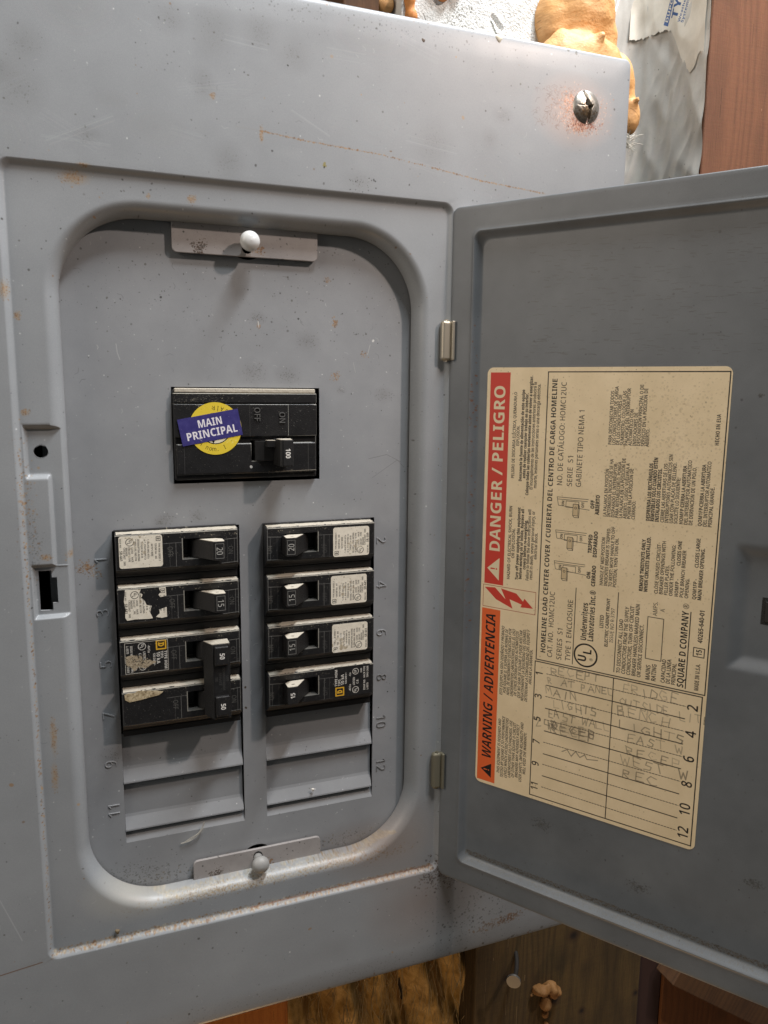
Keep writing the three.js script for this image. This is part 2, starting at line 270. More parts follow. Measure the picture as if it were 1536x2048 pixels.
const deadPaint = paint(deadTexture(), 14, 26, 0.42);
{
  const s = poly([[FX0, FY0], [FX1, FY0], [FX1, FY1], [FX0, FY1]]);
  const hole = (x0, x1, y0, y1) => { const p = new THREE.Path(); p.moveTo(x0, y0); p.lineTo(x0, y1); p.lineTo(x1, y1); p.lineTo(x1, y0); p.closePath(); s.holes.push(p); };
  hole(-65.4, -5.9, -158.6, 0); hole(5.9, 65.4, -158.6, 0); hole(-36.4, 35.5, 21.3, 67);
  const slotHole = (y) => { const p = new THREE.Path(); p.absellipse(0.3, y, 6.2, 3.6, 0, Math.PI * 2, true); s.holes.push(p); };
  slotHole(130); slotHole(-177.2);
  mesh('deadfront', planarUV(sheet(s, 1).translate(0, 0, -1.1), FX0, FX1, FY0, FY1), deadPaint, panel);
  const sill = [[-152.9, -2.7], [-158.6, -0.1], [-158.6, -1], [-152.9, -3.6]];
  mesh('deadfront_sill', planarUV(mergeGeometries([alongX(sill, -65.4, -5.9), alongX(sill, 5.9, 65.4)]), FX0, FX1, FY0, FY1), deadPaint, panel);
}
{ // four twist-out plates still in place under the breakers
  for (const [x0, x1] of [[-65.3, -6.5], [6.0, 64.7]]) for (const y of [-101.9, -127.3]) {
    const pts = [[0, -2.9], [-2, -2.7], [-17, -2.4], [-18.5, -2.1], [-24.2, 0.3], [-24.9, 0.35], [-25.2, 0], [-25.2, -0.9], [-24.2, -0.9], [-17, -3.5], [0, -3.9]].map(([a, z]) => [a + y, z]);
    mesh('twistout_plate', planarUV(alongX(pts, x0, x1), FX0, FX1, FY0, FY1), deadPaint, panel);
  }
}
const font = await new FontLoader().loadAsync('fonts/droid/droid_sans_regular.typeface.json');
const numberInk = plain([0.17, 0.172, 0.172], 0.6);
[['1', -70.9, -13.6], ['3', -71.2, -38.9], ['5', -70.8, -64.3], ['7', -70.8, -90.2], ['9', -70.8, -115.4], ['11', -70.4, -140]].concat([['2', 69.4, -12.4], ['4', 69.8, -36.8], ['6', 70.1, -63.5], ['8', 70.3, -89], ['10', 70.3, -114.7], ['12', 70.4, -140.4]]).forEach(([s, x, y], i) => {
  const g = new TextGeometry(s, { font, size: 6.1, depth: 0.16, curveSegments: 6, bevelEnabled: true, bevelSize: 0.08, bevelOffset: -0.14, bevelThickness: 0.16, bevelSegments: 1 });
  g.computeBoundingBox(); const b = g.boundingBox; g.translate(-(b.min.x + b.max.x) / 2, -(b.min.y + b.max.y) / 2, 0);
  g.scale(0.9, 0.9, 1).rotateZ(i < 6 ? Math.PI / 2 : -Math.PI / 2).translate(x, y, -0.05);
  mesh('circuit_number', g, i > 9 || i === 9 ? numberInk : plainGrey, panel);
});
// sheet tabs of the cover that hold the deadfront by studs
function tabTexture() { const { c, g } = mmCanvas(-40, 40, -20, 20, 512); mottle(c, g, [158, 154, 152], 5, 6, 0.02); specks(g, 260, -40, 40, -20, 20, SOOT, 0.1, 0.5, 0.3, 0.9); cloud(g, 200, -22, -4.5, 3, 4, ['#4a3a2e', '#2e2620'], 0.06, 0.4, 0.2, 0.7); cloud(g, 80, 5, -3, 3, 2, RUST, 0.1, 0.4, 0.3, 0.8); return texture(c); }
const tabPaint = new THREE.MeshStandardMaterial({ map: tabTexture(), roughness: 0.45, side: THREE.DoubleSide });
function tab(y0, y1, slotY, down) {
  const s = down ? roundShape(-34.2, 34, y0, y1 + 5, 2.4) : roundShape(-33.4, 34.4, y0 - 5, y1, 2.4), p = new THREE.Path();
  p.absellipse(0, slotY, 2.5, 2.9, 0, Math.PI * 2, true); s.holes.push(p);
  const g = sheet(s, 1.1, 0.25).translate(0, 0, 1.5), t = mesh('cover_tab', planarUV(g, -40, 40, (y0 + y1) / 2 - 20, (y0 + y1) / 2 + 20), tabPaint, panel);
  const knob = new THREE.LatheGeometry([[0, 0], [2.3, 0], [2.3, 7], [2.5, 7.4], [4.1, 8.3], [4.6, 9.7], [4.4, 11.2], [3.4, 12.6], [1.8, 13.4], [0, 13.6]].map(([a, b]) => new THREE.Vector2(a, b)), 40).rotateX(Math.PI / 2).translate(0, slotY + (down ? 1.7 : -0.6), -0.5);
  mesh('stud', knob, plain(down ? [0.62, 0.63, 0.62] : [0.32, 0.32, 0.31], down ? 0.25 : 0.5), panel);
}
tab(127.3, 141, 131.6, true); tab(-185.5, -174.6, -178.9, false);
{ // the cover screw: a worn, domed cross-head with one broad slot
  const g = new THREE.CylinderGeometry(1, 1, 1, 8), R0 = 8.1, n = 96, m = 60, pos = [], idx = [];
  for (let j = 0; j <= m; j++) for (let i = 0; i < n; i++) {
    const r = R0 * Math.pow(j / m, 0.8), a = i / n * Math.PI * 2, x = r * Math.cos(a), y = r * Math.sin(a), q = r / R0;
    let z = 3.6 * Math.sqrt(Math.max(0, 1 - q * q * 0.93)) - 0.6;
    const sx = x - (y > 0 ? -0.5 - 0.32 * y + 0.6 : 0.9), w = 0.55 + 1.1 * Math.exp(-((y - 0.7) ** 2) / 2.4) + (y > 3 ? -0.2 : 0), wing = Math.abs(y - 0.4) < 0.45 && x > 0 && x < 2.6;
    const k = Math.max(smooth(w + 0.35, w - 0.1, Math.abs(sx)) * (q < 0.985 ? 1 : 0), wing ? 1 : 0);
    const cr = smooth(0.35, 0.05, Math.abs(y - (x + 7) * -0.12 - 0.3)) * smooth(-7, -5.5, x) * smooth(-2.2, -3, x);
    z -= 2.2 * k + 0.25 * cr + 0.08 * perlin.noise(x * 0.7, y * 0.7, 3);
    pos.push(x, y, Math.max(z, -0.2));
  }
  for (let j = 0; j < m; j++) for (let i = 0; i < n; i++) { const a = j * n + i, b = j * n + (i + 1) % n; idx.push(a, a + n, b, b, a + n, b + n); }
  const s = new THREE.BufferGeometry(); s.setAttribute('position', new THREE.BufferAttribute(new Float32Array(pos), 3)); s.setIndex(idx); s.computeVertexNormals();
  const { c, g: k } = mmCanvas(-9, 9, -9, 9, 256); mottle(c, k, [176, 172, 164], 10, 14, 0.02); soft(k, -2, -4, 6, '90,76,60', 0.8); cloud(k, 160, -1, -3, 6, 4, ['#5c4a36', '#7a6244'], 0.1, 0.6, 0.2, 0.6);
  const o = mesh('cover_screw', planarUV(s, -9, 9, -9, 9).translate(175.7, 212.1, 12.9), new THREE.MeshStandardMaterial({ map: texture(c), metalness: 0.8, roughness: 0.38, side: THREE.DoubleSide }), panel);
  tag(o, 'worn domed steel screw with a torn slot at the cover corner');
}

// ---------------------------------------------------------------- the door, standing open at 125 degrees
const door = new THREE.Group(); door.name = 'door'; panel.add(door);
tag(door, 'grey steel door standing open, with a printed instruction label inside');
door.position.set(100.7 * MM, 0, 13 * MM); door.rotation.y = -55.1 * Math.PI / 180;      // local x runs along the door from the hinge, z out of its inner face
const DW = 202, DY0 = -205.6, DY1 = 156;
function doorTexture() {
  const { c, g } = mmCanvas(0, DW, DY0, DY1, 1100);
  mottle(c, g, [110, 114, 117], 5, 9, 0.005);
  specks(g, 1400, 0, DW, DY0, DY1, SOOT, 0.1, 0.5, 0.2, 0.6);
  for (let i = 0; i < 420; i++) { const x = rr(40, 160), y = 105 + rr(-22, 30); scratch(g, [[x, y], [x + rr(1, 5), y + rr(-0.5, 0.3)]], 0.25, '#4c4a46', rr(0.12, 0.5)); }
  for (const [x, y, s] of [[110, -172, 5], [160, -150, 4], [40, -120, 5], [60, -156, 5], [146, 66, 1]]) cloud(g, 40 * s, x, y, s, s * 0.6, SOOT, 0.1, 0.4, 0.2, 0.5);
  for (let x = 16; x < 190; x += 0.05) dot(g, x, -187.6 + rr(-1.2, 1.4), rr(0.08, 0.35), ['#4a3e30', '#5c4c3a', '#3a3228', '#6a5a44'][Math.floor(rnd() * 4)], rr(0.15, 0.55));
  for (let x = 16; x < 190; x += 0.08) dot(g, x, -190.6 + rr(-1.2, 1.6), rr(0.08, 0.3), '#6c675c', rr(0.1, 0.4));  // dust on the lower bead, its tone darkened to paint shade on the slope
  for (let i = 0; i < 90; i++) dot(g, 14 + rr(-1.5, 1.5), rr(-60, 100), rr(0.15, 0.5), '#7a4c34', rr(0.3, 0.8));
  return texture(c);
}
{
  const NX = 110, NY = 200, NC = 12, L = (o, r, z) => loop(o, DW - o, DY0 + o, DY1 - o, r, z, NX, NY, NC), rings = [L(0.6, 3.4, -9), L(0, 4, -8.4), L(0, 4, -0.9), L(0.15, 3.9, -0.3), L(0.8, 3.3, 0)];
  for (let k = 1; k <= 8; k++) rings.push(L(0.8 + 10.6 * k / 8, 3.3 + 0.3 * k / 8, 0));
  for (let k = 1; k <= 12; k++) rings.push(L(11.4 + 5.4 * k / 12, 3.6 + 1 * k / 12, 0.5 * smooth(0, 2.5, k) * (1 - smooth(2, 6, k)) - 3.1 * smooth(2, 11, k)));
  const inner = loop(100, 102, -26, -24, 0.4, -3.1, NX, NY, NC);
  for (let k = 1; k <= 90; k++) rings.push(lerpLoop(rings[rings.length - 1 - (k - 1)], inner, k / 90).map((p) => p));
  const cup = (x, y, z) => { const d = inBox(x, y, 144, 200, -50, 0), q = 6 - Math.hypot(Math.max(0, 6 - (x - 140)), Math.max(0, Math.abs(y + 25) - 22)); return [x, y, z > -4 && x > 120 && x < 200 && z < -2 ? z - 2.4 * smooth(3.4, -4, d) : z]; };
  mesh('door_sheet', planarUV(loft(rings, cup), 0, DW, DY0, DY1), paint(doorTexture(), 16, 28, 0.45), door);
  mesh('latch_hole_dark', mergeGeometries([box(152.6, 172, -31.8, -18.8, -8, -5.5, 0.5), box(154.5, 170, -30, -21, -8, -5.1, 0.3)]), plain([0.028, 0.026, 0.024], 0.55), door);  // dark blocks in the latch hole, their black standing for its shade
}
// hinge knuckles
const hingeMetal = new THREE.MeshStandardMaterial({ color: new THREE.Color(0.46, 0.42, 0.34), roughness: 0.45, metalness: 0.75, bumpMap: repeated(grit, 2, 4), bumpScale: 0.0003 });
const oldHinge = new THREE.MeshStandardMaterial({ color: new THREE.Color(0.22, 0.205, 0.15), roughness: 0.6, metalness: 0.5, bumpMap: repeated(grit, 3, 5), bumpScale: 0.0006 });
for (const [y0, y1, m] of [[81.4, 101.4, hingeMetal], [-152.5, -131.5, oldHinge]]) {
  const h = mesh('hinge', mergeGeometries([box(95.6, 101, y0, y1, 11.2, 15.2, 1.6), box(100.4, 101.9, y0 + 0.2, y1 - 0.2, 11.8, 16.8, 0.5)]), m, panel);
  mesh('hinge_pin', new THREE.CylinderGeometry(1.1, 1.1, y1 - y0 + 0.8, 16).translate(98.4, (y0 + y1) / 2, 13.4), m, h);
}

// ---------------------------------------------------------------- print: the instruction label on the door
const LW = 221.5, LH = 114;                                              // reading width runs up the door, reading height away from the hinge
function say(g, s, x, y, cap, o = {}) {                                  // one line of print: x, baseline, capital height, all in mm
  g.save(); g.translate(x, y);
  g.font = `${o.italic ? 'italic ' : ''}${o.bold ? 'bold ' : ''}100px ${o.face ?? 'sans-serif'}`;
  const w = g.measureText(s).width, k = cap / 71.5, kx = o.width ? o.width / w : k * (o.squeeze ?? 0.9);
  if (o.slant) g.transform(1, 0, -0.2, 1, 0, 0);
  g.scale(kx, o.flip ? -k : k); g.fillStyle = o.color ?? '#181512';
  const x0 = o.center ? -w / 2 : o.right ? -w : 0;
  g.fillText(s, x0, 0); if (o.heavy) { g.strokeStyle = g.fillStyle; g.lineWidth = o.heavy; g.lineJoin = 'round'; g.strokeText(s, x0, 0); } g.restore();
}
const HAND = { A: [[0, 1, 0.5, 0, 1, 1], [0.2, 0.6, 0.85, 0.6]], B: [[0.1, 0, 0.1, 1, 0.8, 0.95, 0.85, 0.6, 0.1, 0.5, 0.75, 0.4, 0.7, 0.05, 0.1, 0]], C: [[0.9, 0.15, 0.4, 0, 0.05, 0.5, 0.4, 1, 0.95, 0.85]], D: [[0.1, 0, 0.1, 1, 0.8, 0.8, 0.85, 0.3, 0.1, 0]], E: [[0.9, 0, 0.1, 0, 0.1, 1, 0.95, 1], [0.1, 0.5, 0.7, 0.5]], F: [[0.1, 1, 0.1, 0, 0.9, 0], [0.1, 0.5, 0.7, 0.5]], G: [[0.9, 0.15, 0.4, 0, 0.05, 0.5, 0.4, 1, 0.9, 0.85, 0.9, 0.55, 0.55, 0.55]], H: [[0.1, 0, 0.1, 1], [0.9, 0, 0.9, 1], [0.1, 0.5, 0.9, 0.5]], I: [[0.5, 0, 0.5, 1]], L: [[0.1, 0, 0.1, 1, 0.9, 1]], M: [[0, 1, 0.1, 0, 0.5, 0.6, 0.9, 0, 1, 1]], N: [[0.1, 1, 0.1, 0, 0.9, 1, 0.9, 0]], O: [[0.5, 0, 0.1, 0.4, 0.3, 1, 0.8, 0.9, 0.9, 0.3, 0.5, 0]], P: [[0.1, 1, 0.1, 0, 0.8, 0.1, 0.75, 0.5, 0.1, 0.55]], R: [[0.1, 1, 0.1, 0, 0.8, 0.1, 0.75, 0.45, 0.1, 0.5, 0.9, 1]], S: [[0.9, 0.1, 0.3, 0, 0.2, 0.4, 0.85, 0.6, 0.7, 1, 0.05, 0.95]], T: [[0, 0, 1, 0], [0.5, 0, 0.5, 1]], U: [[0.1, 0, 0.15, 0.9, 0.8, 0.9, 0.9, 0]], W: [[0, 0, 0.25, 1, 0.5, 0.3, 0.75, 1, 1, 0]], 2: [[0.1, 0.2, 0.5, 0, 0.85, 0.25, 0.1, 1, 1, 0.95]], 4: [[0.2, 0, 0.1, 0.6, 0.9, 0.55], [0.7, 0.1, 0.7, 1]], 0: [[0.5, 0, 0.1, 0.5, 0.5, 1, 0.9, 0.5, 0.5, 0]], '~': [[0, 0.6, 0.15, 0.2, 0.25, 0.9, 0.4, 0.2, 0.5, 0.8, 0.65, 0.3, 0.7, 0.8, 1, 0.6]] };
function pencil(g, s, ry, rx, len, size, a = 0.5, drift = 0) {            // handwriting across the directory rows
  g.save(); g.translate(rx, ry); g.rotate(Math.PI / 2); g.lineCap = g.lineJoin = 'round';
  const step = len / s.length;
  [...s].forEach((ch, i) => {
    if (!HAND[ch]) return;
    const jx = i * step + rr(-0.5, 0.5), jy = drift * i / s.length + rr(-0.6, 0.4), k = size * rr(0.68, 0.86), sl = rr(-0.25, 0.12), tw = rr(-0.14, 0.14), wd = rr(0.66, 0.9), press = rr(0.6, 1.25);
    for (const line of HAND[ch]) for (let pass = 0; pass < 2; pass++) {
      g.globalAlpha = clamp(a * press * rr(0.34, 0.66)); g.strokeStyle = '#5c5344'; g.lineWidth = rr(0.35, 0.6); g.beginPath();
      for (let p = 0; p < line.length; p += 2) { const X = jx + line[p] * step * wd + (1 - line[p + 1]) * sl * k + rr(-0.12, 0.12), Y = jy - k + line[p + 1] * k + (line[p] - 0.5) * tw * k + rr(-0.12, 0.12); p ? g.quadraticCurveTo(X + rr(-0.35, 0.35), Y + rr(-0.35, 0.35), X, Y) : g.moveTo(X, Y); }
      g.stroke();
    }
  });
  g.restore(); g.globalAlpha = 1;
}
function labelTexture() {
  const k = 2048 / LW, c = canvas(2048, Math.round(LH * k)), g = c.getContext('2d');
  mottle(c, g, [246, 224, 184], 6, 9, 0.006, [1, 1, 1.1]);
  g.setTransform(k, 0, 0, k, 0, 0);
  cloud(g, 2600, 165, 75, 90, 60, ['#a98d62', '#b89a6c', '#8d7550'], 0.1, 0.45, 0.05, 0.25); cloud(g, 900, 190, 92, 34, 26, ['#8f7852', '#7a6648'], 0.15, 0.6, 0.04, 0.16); specks(g, 900, 0, LW, 0, LH, ['#8a7350', '#6a5840'], 0.1, 0.35, 0.1, 0.45);
  const ink = '#181512', line = (x0, y0, x1, y1, w) => scratch(g, [[x0, y0], [x1, y1]], w, ink), rect = (x, y, w, h, lw = 0.35, col = ink) => { g.strokeStyle = col; g.lineWidth = lw; g.strokeRect(x, y, w, h); };
  const list = (rows, x, y, step, cap, o) => rows.forEach((s, i) => s && say(g, s, x, y + i * step, cap, { heavy: 4, ...o }));
  const tri = (x0, x1, y0, y1, col, mark) => { g.fillStyle = col; g.beginPath(); g.moveTo((x0 + x1) / 2, y0); g.lineTo(x1, y1); g.lineTo(x0, y1); g.closePath(); g.fill(); say(g, '!', (x0 + x1) / 2, y1 - 1.1, (y1 - y0) * 0.55, { bold: true, center: true, color: mark }); };
  // banners
  g.fillStyle = '#f06c32'; g.fillRect(1.6, 1, 96.2, 10.5);
  tri(4.2, 12.2, 3.2, 9.3, ink, '#f06c32'); say(g, 'WARNING / ADVERTENCIA', 14.4, 8.9, 5.4, { bold: true, slant: true, width: 80.5 });
  g.fillStyle = '#d4402f'; g.fillRect(111.2, 1.8, 107.9, 10.7);
  tri(113.4, 125.4, 3.2, 10, '#eeddb8', '#d4402f'); say(g, 'DANGER / PELIGRO', 128, 9.9, 6, { bold: true, width: 85, color: '#eeddb8' });
  rect(98.8, 1.4, 11.6, 29.2, 0.25, '#a5482e');
  g.fillStyle = '#d4402f'; g.beginPath(); [[109, 2.2], [109.6, 8], [104.2, 14.2], [109.6, 11.4], [108.2, 20], [104.6, 23.8], [106.2, 24.6], [101.8, 29.4], [101.4, 22.6], [102.9, 23.2], [104.6, 16.4], [99.9, 18.2], [103.4, 8.8]].forEach(([x, y], i) => (i ? g.lineTo(x, y) : g.moveTo(x, y))); g.closePath(); g.fill();
  list(['THIS EQUIPMENT IS DESIGNED AND', 'TESTED BY SQUARE D TO PERFORMANCE', 'LEVELS WHICH EXCEED UNDERWRITERS', 'LABORATORIES (UL) STANDARDS. USE', 'OF OTHER THAN SQUARE D CIRCUIT', 'BREAKERS MAY ADVERSELY AFFECT', 'USER SAFETY, IMPAIR RELIABILITY AND', 'WILL VOID THE WARRANTY.'], 23.5, 14.2, 2.1, 1.5, { center: true, slant: true });
  list(['ESTE EQUIPO HA SIDO DISEÑADO Y PROBADO', 'POR SQUARE D, Y SUPERA LAS NORMAS DE', 'NIVEL DE RENDIMIENTO ESTABLECIDAS POR', 'UNDERWRITERS LABORATORIES (UL). EL USO', 'DE OTROS INTERRUPTORES AUTOMÁTICOS', 'QUE NO SEAN DE SQUARE D PUEDE AFECTAR', 'NEGATIVAMENTE LA SEGURIDAD DEL USUARIO,', 'DETERIORAR LA CONFIABILIDAD DEL EQUIPO Y', 'ANULAR LA GARANTÍA.'], 71, 14.2, 2, 1.5, { center: true, slant: true, squeeze: 0.86 });
  list(['HAZARD OF ELECTRICAL SHOCK, BURN', 'OR EXPLOSION.'], 134, 16, 2.1, 1.6, { center: true, squeeze: 0.98 });
  list(['Turn off power supplying this equipment', 'before working on or inside. Replace all', 'covers before re-energizing.'], 134, 20.5, 1.95, 1.5, { center: true, bold: true });
  list(['Failure to follow the above instructions will', 'result in death, severe personal injury, or', 'electrical shock.'], 134, 26.3, 1.95, 1.5, { center: true });
  list(['PELIGRO DE DESCARGA ELÉCTRICA, QUEMADURA O', 'EXPLOSIÓN.'], 188.3, 16.3, 2.1, 1.5, { center: true, squeeze: 0.88 });
  list(['Desconecte la fuente de alimentación de este equipo', 'antes de realizar cualquier trabajo en su interior.', 'Coloque todas las cubiertas nuevamente antes de volver a energizar.'], 188.3, 20.4, 1.95, 1.5, { center: true, bold: true, squeeze: 0.84 });
  list(['El incumplimiento de las instrucciones anteriores producirá la', 'muerte, lesiones personales serias o una descarga eléctrica.'], 188.3, 26.4, 2, 1.5, { center: true });
  // frames
  rect(76, 32.2, 143.3, 80.9, 0.45); rect(2, 31.8, 72.9, 80.4, 0.45); line(2, 71.9, 74.9, 71.9, 0.4);
  say(g, 'HOMELINE LOAD CENTER COVER / CUBIERTA DEL CENTRO DE CARGA HOMELINE', 79.9, 36.9, 2.5, { bold: true, width: 136.4 });
  say(g, 'CAT. NO.  HOMC12UC', 78.3, 40.6, 2.5, { width: 34 }); say(g, 'NO. DE CATÁLOGO: HOMC12UC', 165.2, 41.5, 2.5, { width: 49.4 });
  say(g, 'SERIES  S1', 78, 45.4, 2.5, { width: 17 }); say(g, 'SERIE  S1', 165.2, 46.5, 2.5, { width: 15.3 });
  say(g, 'TYPE 1 ENCLOSURE', 78.5, 50, 2.5, { width: 31.3 }); say(g, 'GABINETE TIPO NEMA 1', 165.2, 50.9, 2.5, { width: 37 });
  line(77.4, 51.2, 116, 51.2, 0.35); line(78, 71.8, 117, 71.8, 0.35);
  g.strokeStyle = ink; g.lineWidth = 0.75; g.beginPath(); g.arc(83.2, 57.6, 5.6, 0, 7); g.stroke();
  g.save(); g.translate(83.2, 57.6); say(g, 'U', -1.7, 0.4, 4.2, { bold: true, center: true }); say(g, 'L', 1.9, 2.8, 4.2, { bold: true, center: true }); say(g, '®', -1.6, 3.6, 1.6, { center: true }); g.restore();
  say(g, 'Underwriters', 90.5, 57.5, 2.9, { bold: true, width: 19 }); say(g, 'Laboratories Inc.®', 90.6, 61, 2.9, { bold: true, width: 25.6 });
  say(g, 'LISTED', 101.6, 65.4, 1.7, { center: true, heavy: 5 }); say(g, 'ELECTRIC CABINET FRONT', 89.5, 68, 1.6, { width: 23.9, heavy: 5 }); say(g, 'ISSUE NO R-3797', 92.1, 70.5, 1.7, { width: 17 });
  list(['TO DISCONNECT ALL LOAD', 'CONDUCTORS FROM THE SUPPLY', 'CONDUCTORS, TURN OFF CIRCUIT', 'BREAKER HANDLE(S) MARKED MAIN', 'OR SERVICE DISCONNECT.'], 77.9, 74.7, 2.42, 1.7, { squeeze: 0.92 });
  list(['MAINS', 'RATING'], 77.5, 88.6, 2.7, 1.9); rect(87.8, 86, 20.1, 7.1, 0.3); say(g, 'AMPS.', 108.8, 90, 1.9); say(g, 'A', 111.2, 93.2, 1.9);
  list(['CAPACIDAD', 'DE LA LINEA', 'PRINCIPAL'], 77.7, 95.4, 2.3, 1.7);
  say(g, 'SQUARE D COMPANY', 77.3, 103.7, 2.9, { bold: true, width: 36 }); say(g, '®', 114.2, 103.6, 2.6); line(77.3, 104.6, 113.2, 104.6, 0.4);
  say(g, 'MADE IN U.S.A.', 77.3, 110.2, 1.8, { bold: true, width: 12.8 }); rect(93.2, 106.9, 4.1, 4.6, 0.35); say(g, '15', 95.25, 110.4, 2.4, { bold: true, center: true, squeeze: 0.8 }); say(g, '40265-640-01', 99.8, 110.3, 2, { bold: true, width: 15.3 });
  // the three handle positions
  for (const [x, pos] of [[123.6, 0], [139, 1], [155.3, 2]]) {
    scratch(g, [[x + 4.4, 39.4], [x + 4.4, 55], [x + 4.4, 39.4], [x + 0.4, 40.2], [x - 0.6, 55.6]], 0.2, ink); scratch(g, [[x + 3.4, 39.7], [x + 3.4, 54.6]], 0.2, ink);
    rect(x - 0.2, 44, 3, 6.4, 0.2); say(g, 'ON', x + 0.4, 43.2, 1.3, { bold: true }); say(g, 'OFF', x + 0.2, 53, 1.2, { bold: true });
    const y = 43.4 + pos * 2.1; g.fillStyle = '#d8c096'; g.fillRect(x - 4, y, 5.6, 2.6); rect(x - 4, y, 5.6, 2.6, 0.2); scratch(g, [[x - 4, y], [x - 4.8, y + 0.7], [x - 4.8, y + 3], [x - 4, y + 2.6]], 0.2, ink); scratch(g, [[x - 4.8, y + 3], [x + 0.8, y + 3.2], [x + 1.6, y + 2.6]], 0.2, ink);
    g.beginPath(); g.arc(x - 0.2, y + 1.3, 0.5, 0, 7); g.strokeStyle = ink; g.stroke();
  }
  list(['ON', 'CERRADO'], 123.2, 57.9, 2.4, 1.8, { bold: true, center: true }); list(['TRIPPED', 'DISPARADO'], 138.6, 57.9, 2.4, 1.8, { bold: true, center: true }); list(['OFF', 'ABIERTO'], 157.6, 58, 2.4, 1.8, { bold: true, center: true });
  list(['HANDLE AT MID-POSITION', 'INDICATES BREAKER IS TRIPPED.', 'TO RESET: MOVE HANDLE TO OFF', 'POSITION, THEN TURN ON.'], 119.2, 64, 2.15, 1.5, { squeeze: 0.92 });
  list(['LA PALANCA EN POSICIÓN', 'INTERMEDIA INDICA QUE SE HA', 'DISPARADO EL INTERRUPTOR.', 'PARA RESTABLECERLO, PONGA', 'LA PALANCA EN LA POSICIÓN DE', 'ABIERTO. LUEGO, VUÉLVALA A', 'PONER EN LA POSICIÓN DE', 'CERRADO.'], 152.4, 63.9, 1.88, 1.5, { squeeze: 0.9 });
  list(['PARA DESCONECTAR TODOS', 'LOS CONDUCTORES DE CARGA', 'DE LOS CONDUCTORES DE', 'SUMINISTRO, COLOQUE LAS', 'PALANCAS DEL INTERRUPTOR', 'AUTOMÁTICO CON', 'INDICADORES DE', 'DESCONEXIÓN PRINCIPAL O DE', 'SERVICIO EN LA POSICIÓN DE', 'ABIERTO.'], 186.1, 64.3, 1.88, 1.5, { squeeze: 0.92 });
  list(['REMOVE TWISTOUTS ONLY', 'WHEN CIRCUITS INSTALLED.'], 119.3, 82.7, 2.2, 1.6, { bold: true, squeeze: 0.86 });
  list(['CLOSE UNUSED CIRCUIT', 'BREAKER OPENINGS WITH', 'FILLER PLATES.', 'ORDER THE FOLLOWING:'], 119.2, 89.6, 2.15, 1.6, { squeeze: 0.94 });
  say(g, 'HOMFP -', 119.2, 98.5, 1.6, { bold: true }); say(g, 'CLOSES ONE', 145, 98.5, 1.6, { right: true, heavy: 6 }); list(['POLE BRANCH BREAKER', 'OPENING.'], 119.2, 100.7, 2.15, 1.6);
  say(g, 'QOM1FP -', 119.2, 106.2, 1.6, { bold: true }); say(g, 'CLOSES LARGE', 147, 106.2, 1.6, { right: true, heavy: 6 }); say(g, 'MAIN BREAKER OPENING.', 119.2, 108.4, 1.6, { heavy: 6 });
  list(['DESPRENDA LOS RECTÁNGULOS', 'REMOVIBLES SÓLO CUANDO ESTÉN', 'INSTALADOS LOS CIRCUITOS.'], 152.4, 83.8, 2, 1.6, { bold: true, squeeze: 0.78 });
  list(['CIERRE LAS ABERTURAS DE LOS', 'INTERRUPTORES AUTOMÁTICOS SIN', 'USAR CON PLACAS DE RELLENO.', 'SOLICITE LO SIGUIENTE:'], 152.4, 90.1, 1.95, 1.5, { squeeze: 0.9 });
  say(g, 'HOMFP -', 152.4, 98.3, 1.6, { bold: true }); say(g, 'CIERRA LA ABERTURA', 160, 98.3, 1.5, { squeeze: 0.92, heavy: 6 }); list(['DEL INTERRUPTOR AUTOMÁTICO', 'DE DERIVACIÓN DE UN POLO.'], 152.4, 100.3, 2, 1.5, { squeeze: 0.92 });
  say(g, 'QOM1FP-', 152.4, 106.2, 1.6, { bold: true }); say(g, 'CIERRA LA ABERTURA', 161, 106.2, 1.5, { squeeze: 0.92, heavy: 6 }); list(['DEL INTERRUPTOR AUTOMÁTICO', 'PRINCIPAL GRANDE.'], 152.4, 108.3, 2, 1.5, { squeeze: 0.92 });
  say(g, 'HECHO EN EUA', 188, 110.6, 1.7, { bold: true, width: 13.4 });
  // directory
  [['1', 68.9], ['3', 56.7], ['5', 44.4], ['7', 32], ['9', 19.9], ['11', 7.6]].forEach(([s, x]) => say(g, s, x, 36, 3.6, { center: true, heavy: 3 }));
  [['2', 68.9], ['4', 56.3], ['6', 44.1], ['8', 31.7], ['10', 19.1], ['12', 7.5]].forEach(([s, x]) => say(g, s, x, 110.6, 4.5, { center: true, heavy: 3 }));
  for (const x of [69.4, 57.4, 45, 32.7, 20.6, 8.1]) { g.setLineDash([0.9, 0.5]); line(x, 38.2, x - 0.5, 105.4, 0.3); g.setLineDash([]); }
  for (const x of [63.4, 51.1, 38.9, 26.4, 14.3]) line(x, 38.3, x - 0.5, 105.3, 0.42);
  for (const [x, y, r] of [[44, 50, 9], [40, 58, 10], [66, 46, 8], [52, 84, 8], [30, 84, 7]]) soft(g, x, y, r, '110,98,76', 0.16);
  pencil(g, 'RECEPT', 40, 69.6, 26, 5, 0.4, -2); pencil(g, 'R ', 39, 65, 6, 4.2, 0.4); pencil(g, 'AT PANEL', 46, 64.8, 27, 4.2, 0.5, -1); pencil(g, 'MAIN', 38.5, 58.6, 16, 5.4, 0.55); pencil(g, 'LIGHTS', 42, 53, 24, 5, 0.55); pencil(g, 'EAST WALL', 40, 47.2, 32, 5, 0.5);
  for (let i = 0; i < 3; i++) { pencil(g, 'RECEP', 42 + rr(-1, 1), 40.5 + rr(-1, 1), 24, 5.4, 0.6); } pencil(g, '240', 33.5, 40.8, 13, 6.4, 0.62); pencil(g, '~', 48, 29, 24, 6, 0.8, -1);
